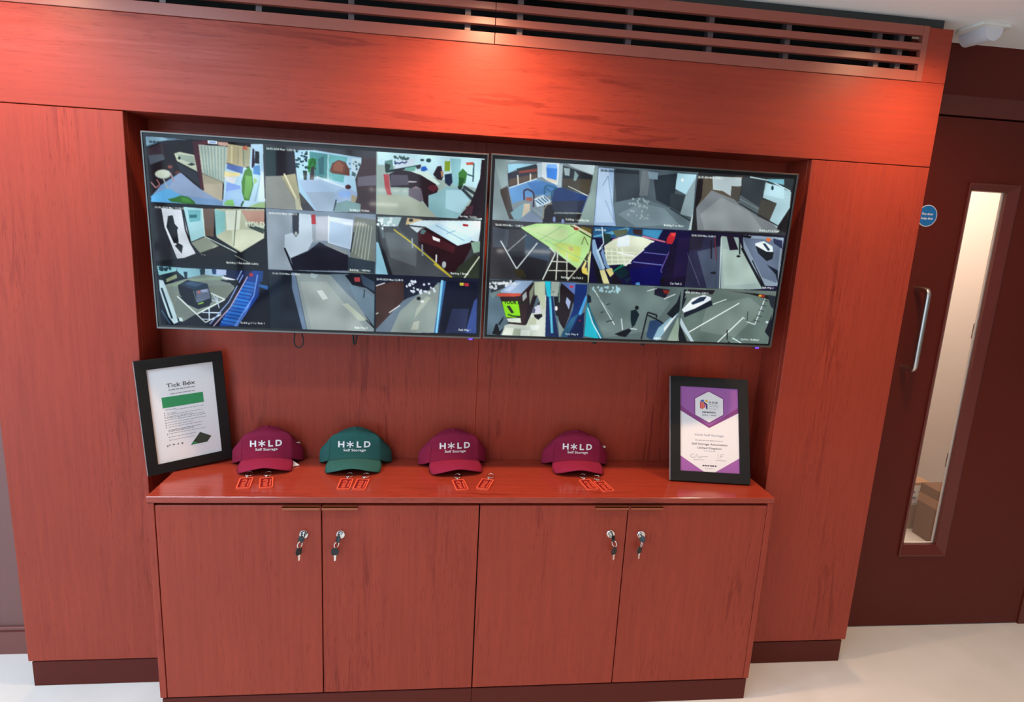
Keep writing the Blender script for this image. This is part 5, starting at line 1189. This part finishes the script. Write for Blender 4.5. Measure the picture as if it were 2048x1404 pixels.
def make_cap(col, dark):
    root = empty('baseball_cap'); m1, m2 = cloth('cap_' + col[0], col[1]), cloth('cap_' + col[0] + '_brim', col[1])
    bm = new(); rows = []
    for lv in HALF: rows.append([bm.verts.new((x, y, z)) for x, y, z in lv] + [bm.verts.new((-x, y, z)) for x, y, z in lv[-2:0:-1]])
    n = len(rows[0])
    for A_, B_ in zip(rows, rows[1:]):
        for k in range(n): bm.faces.new((A_[k], A_[(k + 1) % n], B_[(k + 1) % n], B_[k]))
    tv_ = bm.verts.new((0, .103, .1345))
    for k in range(n): bm.faces.new((rows[-1][k], rows[-1][(k + 1) % n], tv_))
    cr = bm.edges.layers.float.new('crease_edge')
    for A_, B_ in zip(rows, rows[1:]):
        for k in (2, n - 2):
            e = bm.edges.get((A_[k], B_[k])); e[cr] = 0.8
    for k in range(n):
        e = bm.edges.get((rows[0][k], rows[0][(k + 1) % n])); e[cr] = 1.0
    crown = obj('crown', bm, m1, root, True)
    s = crown.modifiers.new('subdivision', 'SUBSURF'); s.levels = 3; s.render_levels = 3
    sd = crown.modifiers.new('shell', 'SOLIDIFY'); sd.thickness = 0.0016; sd.offset = -1
    # brim
    bm = new(); U, V = 24, 8; g_ = []
    for j in range(V + 1):
        v = j / V; row = []
        for i in range(U + 1):
            u = -1 + 2 * i / U; au = abs(u)
            yc = .0535 + .0125 * u * u; zc = .0350 - .0125 * u * u
            yf = -.023 + .028 * au ** 3.4; zf = .0270 * (1 - au ** 1.7) + .0018
            x = u * (.0800 + .0055 * math.sin(v * PI * .75)) * (1 - 0.055 * v ** 3 * au ** 4)
            row.append(bm.verts.new((x, yc + (yf - yc) * v, zc + (zf - zc) * v + .004 * math.sin(v * PI) * (1 - u * u))))
        g_.append(row)
    for j in range(V):
        for i in range(U): bm.faces.new((g_[j][i], g_[j][i + 1], g_[j + 1][i + 1], g_[j + 1][i]))
    brim = obj('brim', bm, m2, root, True); sd = brim.modifiers.new('board', 'SOLIDIFY'); sd.thickness = 0.0022; sd.offset = 1
    # seams: crown base and panel edges
    dg = bpy.context.evaluated_depsgraph_get(); dg.update(); ev = crown.evaluated_get(dg); me = ev.to_mesh()
    bvh = BVHTree.FromPolygons([tuple(v.co) for v in me.vertices], [tuple(p.vertices) for p in me.polygons]); ev.to_mesh_clear()
    def on(x, z, off=0.0008):
        h = bvh.ray_cast(Vector((x, -0.2, z)), Vector((0, 1, 0)))
        return Vector((x, (h[0].y if h[0] else 0.06) - off, z))
    bm = new()
    for s_ in (-1, 1): tube(bm, [on(s_ * (.0790 - .0045 * max(0, (z - .05)) / .05), z, 0.0002) for z in [.026 + i * .009 for i in range(9)]], 0.0007, 5)
    tube(bm, [(u * .0800, .0525 + .0125 * u * u - .0006, .0362 - .0125 * u * u) for u in [-1 + i / 12 for i in range(25)]], 0.0009, 5)
    obj('seam', bm, mat('cap_' + col[0] + '_seam', [c * .55 for c in col[1]], 0.9), root, True)
    bm = new(); zc_, hh = 0.0765, 0.0215
    place = lambda x, z: on(x, z, 0.0012)
    def glyph(ch, x0): text_mesh(bm, ch, lambda a, b2: place(x0 + a, zc_ + b2), hh, {'H': .0195, 'L': .0145, 'D': .0200}[ch], 'l', 0.035)
    glyph('H', -.0505); glyph('L', .0065); glyph('D', .0290)
    for k in range(3):                                # six-armed star for the O
        a = PI / 2 + k * PI / 3; dx, dz = math.cos(a), math.sin(a); L_, w_ = .0120, .0018; cx, cz = -.0135, zc_ + hh / 2
        q = [(cx + dx * L_ * s1 - dz * w_ * s2, cz + dz * L_ * s1 + dx * w_ * s2) for s1, s2 in ((-1, -1), (1, -1), (1, 1), (-1, 1))]
        bm.faces.new([bm.verts.new(place(x, z) - Vector((0, 0.0001, 0))) for x, z in q])
    e = flatobj('embroidered_name', bm, M_THREAD, root); sd = e.modifiers.new('thread', 'SOLIDIFY'); sd.thickness = 0.0007; sd.offset = 0
    bm = new(); text_mesh(bm, 'Self Storage', lambda a, b2: place(.0005 + a, .0620 + b2), .0092, .0690, 'c', 0.012)
    e2 = flatobj('embroidered_line', bm, M_THREAD, root); sd = e2.modifiers.new('thread', 'SOLIDIFY'); sd.thickness = 0.0006; sd.offset = 0
    bm = new(); lathe(bm, [(.006, -.001), (.006, .001), (.004, .003), (.001, .0036)], (0, .103, .1335), 'z', 12); obj('button', bm, m1, root, True)
    return root
MAR = ('maroon', CAPRED); GRN = ('green', CAPGREEN)
cap1 = make_cap(MAR, None); cap2 = make_cap(GRN, None)
CAPLAB = 'cap standing on the worktop'
def put_cap(c, x, y, rz, label, sc=1.0):
    c.location = (x, y, HC + 0.0003); c.rotation_euler = (0, 0, rz); c.scale = (sc, 1.0, 0.93); tag(c, label, 'cap', 'branded caps along the worktop'); return c
put_cap(cap2, -0.282, 0.002, 0.04, 'dark green baseball cap with white lettering on the worktop', 1.07)
c3 = copy_tree(cap1); c4 = copy_tree(cap1)
put_cap(cap1, -0.562, 0.002, 0.15, 'maroon baseball cap nearest the tilted left certificate')
put_cap(c3, 0.063, 0.002, 0.15, 'maroon baseball cap between the green cap and the rightmost cap', 1.06)
put_cap(c4, 0.482, 0.003, -0.03, 'maroon baseball cap nearest the purple and white certificate', 1.05)
def slip(par, pts):
    bm = new(); vs_ = [bm.verts.new(p) for p in pts]; bm.faces.new(vs_); o = flatobj('paper_ticket', bm, mat('ticket_white', (0.85, 0.83, 0.80), 0.6), par)
    sd = o.modifiers.new('thick', 'SOLIDIFY'); sd.thickness = 0.0006; sd.offset = 1
slip(cap1, [(.080, .052, .0045), (.080, .040, .002), (.104, .052, .002), (.083, .062, .016)]); slip(cap1, [(.092, .070, .083), (.104, .085, .079), (.105, .088, .070), (.098, .078, .077)])
slip(c4, [(.088, .076, .087), (.102, .090, .082), (.103, .092, .073), (.094, .080, .077)]); slip(c3, [(.0815, .074, .090), (.0865, .086, .088), (.087, .088, .078), (.083, .078, .080)])
# ------------------------------------------------------------------ key tags
M_RIM = mat('orange_red_rubber', (0.74, 0.105, 0.05), 0.45); M_TAGB = mat('deep_red_rubber', (0.20, 0.004, 0.003), 0.5)
def rrect(w_, h_, r, n=5, cy=0.0):
    o = []
    for (cx, cyy, a0) in ((w_ / 2 - r, h_ / 2 - r, 0), (-w_ / 2 + r, h_ / 2 - r, 90), (-w_ / 2 + r, -h_ / 2 + r, 180), (w_ / 2 - r, -h_ / 2 + r, 270)):
        for k in range(n): a = math.radians(a0 + 90 * k / (n - 1)); o.append((cx + r * math.cos(a), cyy + r * math.sin(a) + cy))
    return o
def make_keytag():
    root = empty('key_tag'); w_, h_ = 0.041, 0.080
    bm = new(); prism(bm, rrect(w_ - 0.002, h_ - 0.002, .004), 0.0, 0.0026); obj('tag_base', bm, M_TAGB, root)
    bm = new(); O, I = rrect(w_, h_, .005), rrect(w_ - .008, h_ - .008, .003); n = len(O)
    rows = [[bm.verts.new((x, y, z)) for x, y in P_] for P_, z in ((O, 0), (O, .0034), (O, .0040), (I, .0040), (I, .0024))]
    for P_, Q_ in zip(rows, rows[1:]):
        for k in range(n): bm.faces.new((P_[k], P_[(k + 1) % n], Q_[(k + 1) % n], Q_[k]))
    obj('raised_rim', bm, M_RIM, root)
    bm = new(); rot = lambda u, v, ox=0.0: (-(v) + ox, u - 0.002, 0.0032)
    text_mesh(bm, 'H', lambda u, v: rot(u - .021, v, .004), .0135, .0105, 'c', .03); text_mesh(bm, 'L', lambda u, v: rot(u + .007, v, .004), .0135, .0085, 'c', .03); text_mesh(bm, 'D', lambda u, v: rot(u + .021, v, .004), .0135, .0105, 'c', .03)
    for k in range(3):
        a = PI / 2 + k * PI / 3; dx, dz = math.cos(a), math.sin(a); L_, wq = .0068, .0011; cx, cz = -.0065, .00675
        bm.faces.new([bm.verts.new(rot(cx + dx * L_ * s1 - dz * wq * s2, cz + dz * L_ * s1 + dx * wq * s2, .004)) for s1, s2 in ((-1, -1), (1, -1), (1, 1), (-1, 1))])
    text_mesh(bm, 'Self Storage', lambda u, v: rot(u, v, .0135), .0048, .050, 'c', .04)
    e = flatobj('raised_lettering', bm, M_RIM, root); sd = e.modifiers.new('t', 'SOLIDIFY'); sd.thickness = 0.0014; sd.offset = 0
    bm = new(); ring(bm, (0, h_ / 2 + .003, .005), 0.0055, .0009, 'x', 16, 6); ring(bm, (0.0, h_ / 2 + .0115, .0042), 0.0050, .0008, 'z', 16, 6); obj('chain_link', bm, M_CHROME, root, True)
    bm = new(); ring(bm, (0.004, h_ / 2 + .022, .0065), 0.0115, .0011, 'z', 28, 6, tilt=Matrix.Rotation(0.25, 3, 'X').to_euler()); obj('split_ring', bm, M_CHROME, root, True)
    return root
kt = make_keytag()
TG = [(-.5981, -.0790, 99, 'red rubber key tag in front of the left maroon cap, its left one with ring'), (-.5349, -.0760, 104, 'red rubber key tag in front of the left maroon cap, its right one'),
      (-.2925, -.0830, 90, 'red rubber key tag in front of the green cap, left of its pair'), (-.2430, -.0850, 87, 'red rubber key tag in front of the green cap, right of its pair'),
      (.0699, -.0860, 100, 'red rubber key tag below the brim middle of the third cap'), (.1511, -.0800, 72, 'red rubber key tag lying apart, right of the third cap brim'),
      (.4950, -.0800, 98, 'red rubber key tag in front of the rightmost cap, upper and left one'), (.5430, -.0930, 101, 'red rubber key tag in front of the rightmost cap, lower and right one')]
for i, (x, y, a, lab) in enumerate(TG):
    o = kt if i == 0 else copy_tree(kt); o.location = (x, y, HC + 0.0002); o.rotation_euler = (0, 0, math.radians(a - 90)); tag(o, lab, 'key tag', 'red key tags on the worktop')
# ------------------------------------------------------------------ certificates
def picture(x, y, yaw, lean, roll, w_, h_, bx, thick, z, name, label):
    r = tag(empty(name, (x, y, z)), label, 'picture frame')
    n = Vector((-math.sin(yaw), math.cos(yaw), 0)); e0 = Vector((math.cos(yaw), math.sin(yaw), 0)); z0 = Vector((0, 0, 1)) * math.cos(lean) + n * math.sin(lean)
    ex = e0 * math.cos(roll) + z0 * math.sin(roll); ez = z0 * math.cos(roll) - e0 * math.sin(roll); ey = ez.cross(ex)
    r.rotation_euler = Matrix((ex, ey, ez)).transposed().to_euler()
    parts = ((0, w_, 0, bx), (0, w_, h_ - bx, h_), (0, bx, bx, h_ - bx), (w_ - bx, w_, bx, h_ - bx))
    bm = new(); A = [(0, 0), (w_, 0), (w_, h_), (0, h_)]; I = [(bx, bx), (w_ - bx, bx), (w_ - bx, h_ - bx), (bx, h_ - bx)]
    rows = [[bm.verts.new((a, yy, b2)) for a, b2 in P_] for P_, yy in ((A, thick), (A, 0.0006), ([(a + (.0008 if a < w_ / 2 else -.0008), b2 + (.0008 if b2 < h_ / 2 else -.0008)) for a, b2 in A], 0.0), (I, 0.0012), (I, 0.006), (I, thick))]
    for P_, Q_ in zip(rows, rows[1:] + rows[:1]):
        for k in range(4): bm.faces.new((P_[k], P_[(k + 1) % 4], Q_[(k + 1) % 4], Q_[k]))
    obj('moulding', bm, M_FRAME, r)
    bm = new(); box(bm, 0.001, w_ - 0.001, thick - 0.003, thick - 0.0002, 0.001, h_ - 0.001); obj('backing_board', bm, M_FRSIDE if name == 'certificate_frame' and x < 0 else M_DUCT, r)
    bm = new(); box(bm, -0.0008, -0.0001, 0.001, thick, 0.001, h_ - 0.001); obj('side_edge', bm, M_FRSIDE, r)
    p = B('paper', M_PAPER, r, bx - 0.002, w_ - bx + 0.002, 0.0062, 0.0070, bx - 0.002, h_ - bx + 0.002, bev=0)
    P3 = lambda u, v, d=0.0: (bx + u * (w_ - 2 * bx), 0.0058 - d, bx + (1 - v) * (h_ - 2 * bx))
    return r, p, P3, w_ - 2 * bx, h_ - 2 * bx
def ink(name, c): return mat(name, c, 0.55)
def polyobj(name, polys, P3, m_, par, d=0.0):
    bm = new()
    for pl in polys: bm.faces.new([bm.verts.new(P3(u, v, d)) for u, v in pl])
    return flatobj(name, bm, m_, par)
def bar(u0, u1, v, t=0.0035): return [(u0, v - t), (u1, v - t), (u1, v + t), (u0, v + t)]
def letters(name, items, P3, pw, ph, m_, par, d=0.0):
    bm = new()
    for s, u, v, h, wd, off in items: text_mesh(bm, s, lambda a, b2: P3(u + a / pw, v - b2 / ph, d), h, wd, 'c', off)
    return flatobj(name, bm, m_, par)
r1, p1, P3, pw, ph = picture(-.9029, -.0306, .5903, .0557, .0426, .2509, .3677, .0309, .012, .7640, 'certificate_frame', 'black framed document with green banner leaning tilted at the left corner')
letters('heading', [('Tick Box', .48, .212, .0130, .082, .012)], P3, pw, ph, ink('grey_ink', (.10, .10, .11)), p1)
def wiggly(u0, u1, v, t, seed):           # a line of print too small to read: word-length dashes
    rr = random.Random(seed); o = []; u = u0
    while u < u1:
        l = rr.uniform(.02, .075); o.append([(u, v - t * rr.uniform(.7, 1)), (min(u + l, u1), v - t), (min(u + l, u1), v + t), (u, v + t)]); u += l + .010
    return o
pl = wiggly(.287, .685, .240, .006, 1) + wiggly(.306, .678, .282, .0045, 2) + wiggly(.209, .371, .444, .0032, 3)
for i, (a, b2, v) in enumerate(((.354, .79, .455), (.223, .365, .482), (.223, .766, .498), (.209, .60, .520), (.209, .785, .532), (.21, .803, .552), (.214, .809, .580), (.221, .612, .606), (.222, .749, .630), (.219, .775, .700), (.244, .622, .737), (.238, .605, .770))): pl += wiggly(a, b2, v, .0027, 10 + i)
for a, b2, v in ((.215, .725, .662), (.215, .60, .676)): pl += wiggly(a, b2, v, .0038, int(v * 900))
polyobj('text_lines', pl, P3, ink('faint_grey_ink', (.33, .31, .32)), p1)['kind'] = 'stuff'
polyobj('bullets', [[(u - .006, v - .005), (u + .006, v - .005), (u + .006, v + .005), (u - .006, v + .005)] for u, v in ((.187, .477), (.188, .50), (.187, .525), (.189, .554), (.191, .583), (.189, .607), (.19, .63), (.193, .705), (.218, .738), (.22, .769))], P3, ink('grey_ink', (.10, .10, .11)), p1)
polyobj('green_banner', [[(.171, .308), (.80, .312), (.80, .421), (.171, .421)]], P3, ink('green_ink', (.030, .28, .095)), p1)
polyobj('dark_kite', [[(.688, .742), (.859, .807), (.785, .864), (.522, .864)]], P3, ink('dark_green_ink', (.035, .05, .03)), p1)
polyobj('green_fold', [[(.582, .834), (.634, .857), (.522, .864)]], P3, ink('green_ink', (.030, .28, .095)), p1, .0002)
polyobj('accreditation_marks', [[(u + s * math.cos(a) / 1.0, v + s * .7 * math.sin(a)) for a in [k * PI / 4 for k in range(8)]] for u, v, s in ((.175, .828, .014), (.398, .826, .017))] + [bar(.195, .222, .82, .006), bar(.250, .285, .822, .007), bar(.325, .345, .824, .009)], P3, ink('soft_grey_ink', (.22, .22, .22)), p1)
# tick drawn over the o of the heading
polyobj('tick', [[(.576, .196), (.581, .193), (.588, .204), (.612, .160), (.616, .162), (.589, .214)]], P3, ink('dark_green_ink', (.035, .05, .03)), p1, .0002)
r2, p2, P3, pw, ph = picture(.7894, -.0463, -.1326, .4092, 0.0, .2736, .3640, .0345, .014, .7695, 'certificate_frame', 'black framed membership certificate with purple border leaning at the right')
PUR = ink('purple_ink', (.33, .10, .36)); PUR2 = ink('plum_ink', (.24, .045, .20)); WHI = ink('print_white', (.80, .77, .77))
polyobj('purple_ground', [[(0, 0), (1, 0), (1, 1), (0, 1)]], P3, PUR, p2)
polyobj('plum_band', [[(0, .225), (.30, .37), (.498, .462), (.70, .37), (1, .225), (1, .283), (.498, .487), (0, .283)]], P3, PUR2, p2, .0001)
polyobj('white_shield', [[(0, .293), (.498, .487), (1, .293), (1, .823), (.589, .999), (.40, .999), (0, .823)]], P3, WHI, p2, .0002)
polyobj('hexagon_outline', [[(.495, .035), (.752, .125), (.752, .328), (.497, .440), (.248, .345), (.248, .135)]], P3, PUR2, p2, .0002)
polyobj('white_hexagon', [[(.495, .050), (.738, .133), (.738, .320), (.497, .422), (.262, .336), (.262, .143)]], P3, WHI, p2, .0003)
for nm, c, q in (('logo_blue', (.02, .10, .45), [(.344, .170), (.385, .150), (.420, .158), (.385, .180)]), ('logo_yellow', (.75, .40, .03), [(.430, .158), (.465, .150), (.480, .170), (.470, .185), (.420, .168)]),
                 ('logo_red', (.65, .04, .05), [(.344, .180), (.372, .172), (.372, .265), (.344, .255)]), ('logo_orange', (.75, .13, .05), [(.375, .178), (.410, .192), (.410, .255), (.375, .265)]),
                 ('logo_pink', (.60, .05, .20), [(.413, .192), (.440, .205), (.440, .240), (.413, .252)]), ('logo_navy', (.03, .02, .12), [(.395, .165), (.472, .205), (.472, .268), (.445, .258), (.445, .212), (.395, .182)])):
    polyobj('logo_panel', [q], P3, ink(nm, c), p2, .0004)
DK = ink('slate_ink', (.08, .07, .10))
letters('logo_letters', [('ssa', .573, .190, .0090, .0330, .01)], P3, pw, ph, DK, p2, .0004)
letters('member_line', [('MEMBER', .500, .309, .0055, .0480, .03), ('2024 - 2025', .498, .341, .0042, .0500, .02)], P3, pw, ph, DK, p2, .0004)
letters('name_line', [('Hold Self Storage', .497, .583, .0068, .1000, .01)], P3, pw, ph, ink('blue_grey_ink', (.20, .22, .30)), p2, .0003)
letters('association_line', [('Self Storage Association', .500, .690, .0072, .1240, .015), ('United Kingdom', .500, .735, .0072, .0830, .015)], P3, pw, ph, DK, p2, .0003)
polyobj('small_print', wiggly(.496, .662, .208, .0035, 41) + wiggly(.496, .662, .230, .0035, 42) + wiggly(.496, .647, .258, .0035, 43) + wiggly(.252, .741, .636, .004, 44) + wiggly(.40, .595, .759, .003, 45) + wiggly(.229, .417, .864, .003, 46) + wiggly(.605, .779, .862, .003, 47) + wiggly(.422, .564, .960, .0025, 48), P3, ink('faint_grey_ink', (.33, .31, .32)), p2, .0004)['kind'] = 'stuff'
polyobj('reference_number', wiggly(.377, .612, .928, .008, 51), P3, ink('slate_ink', (.08, .07, .10)), p2, .0004)
def stroke(pts, t=.0022):
    o = []
    for (a, b2), (c, d_) in zip(pts, pts[1:]):
        l = math.hypot(c - a, d_ - b2) or 1; nx, ny = -(d_ - b2) / l * t, (c - a) / l * t; o.append([(a + nx, b2 + ny), (c + nx, d_ + ny), (c - nx, d_ - ny), (a - nx, b2 - ny)])
    return o
polyobj('signature', stroke([(.235, .800), (.195, .805), (.175, .825), (.195, .842), (.245, .838)]) + stroke([(.265, .842), (.270, .812), (.295, .805), (.290, .825), (.315, .842), (.335, .825), (.350, .838), (.380, .826), (.465, .824)]) + stroke([(.640, .780), (.643, .812), (.648, .842)]) + stroke([(.672, .842), (.690, .795), (.740, .785)]) + stroke([(.685, .815), (.725, .810)]), P3, ink('soft_grey_ink', (.22, .22, .22)), p2, .0004)
bm = new(); box(bm, .10, .17, .0145, .0165, .002, .26); sb = obj('easel_leg', bm, M_DUCT, r2)
for r_ in (r1, r2):                      # picture glass
    pass
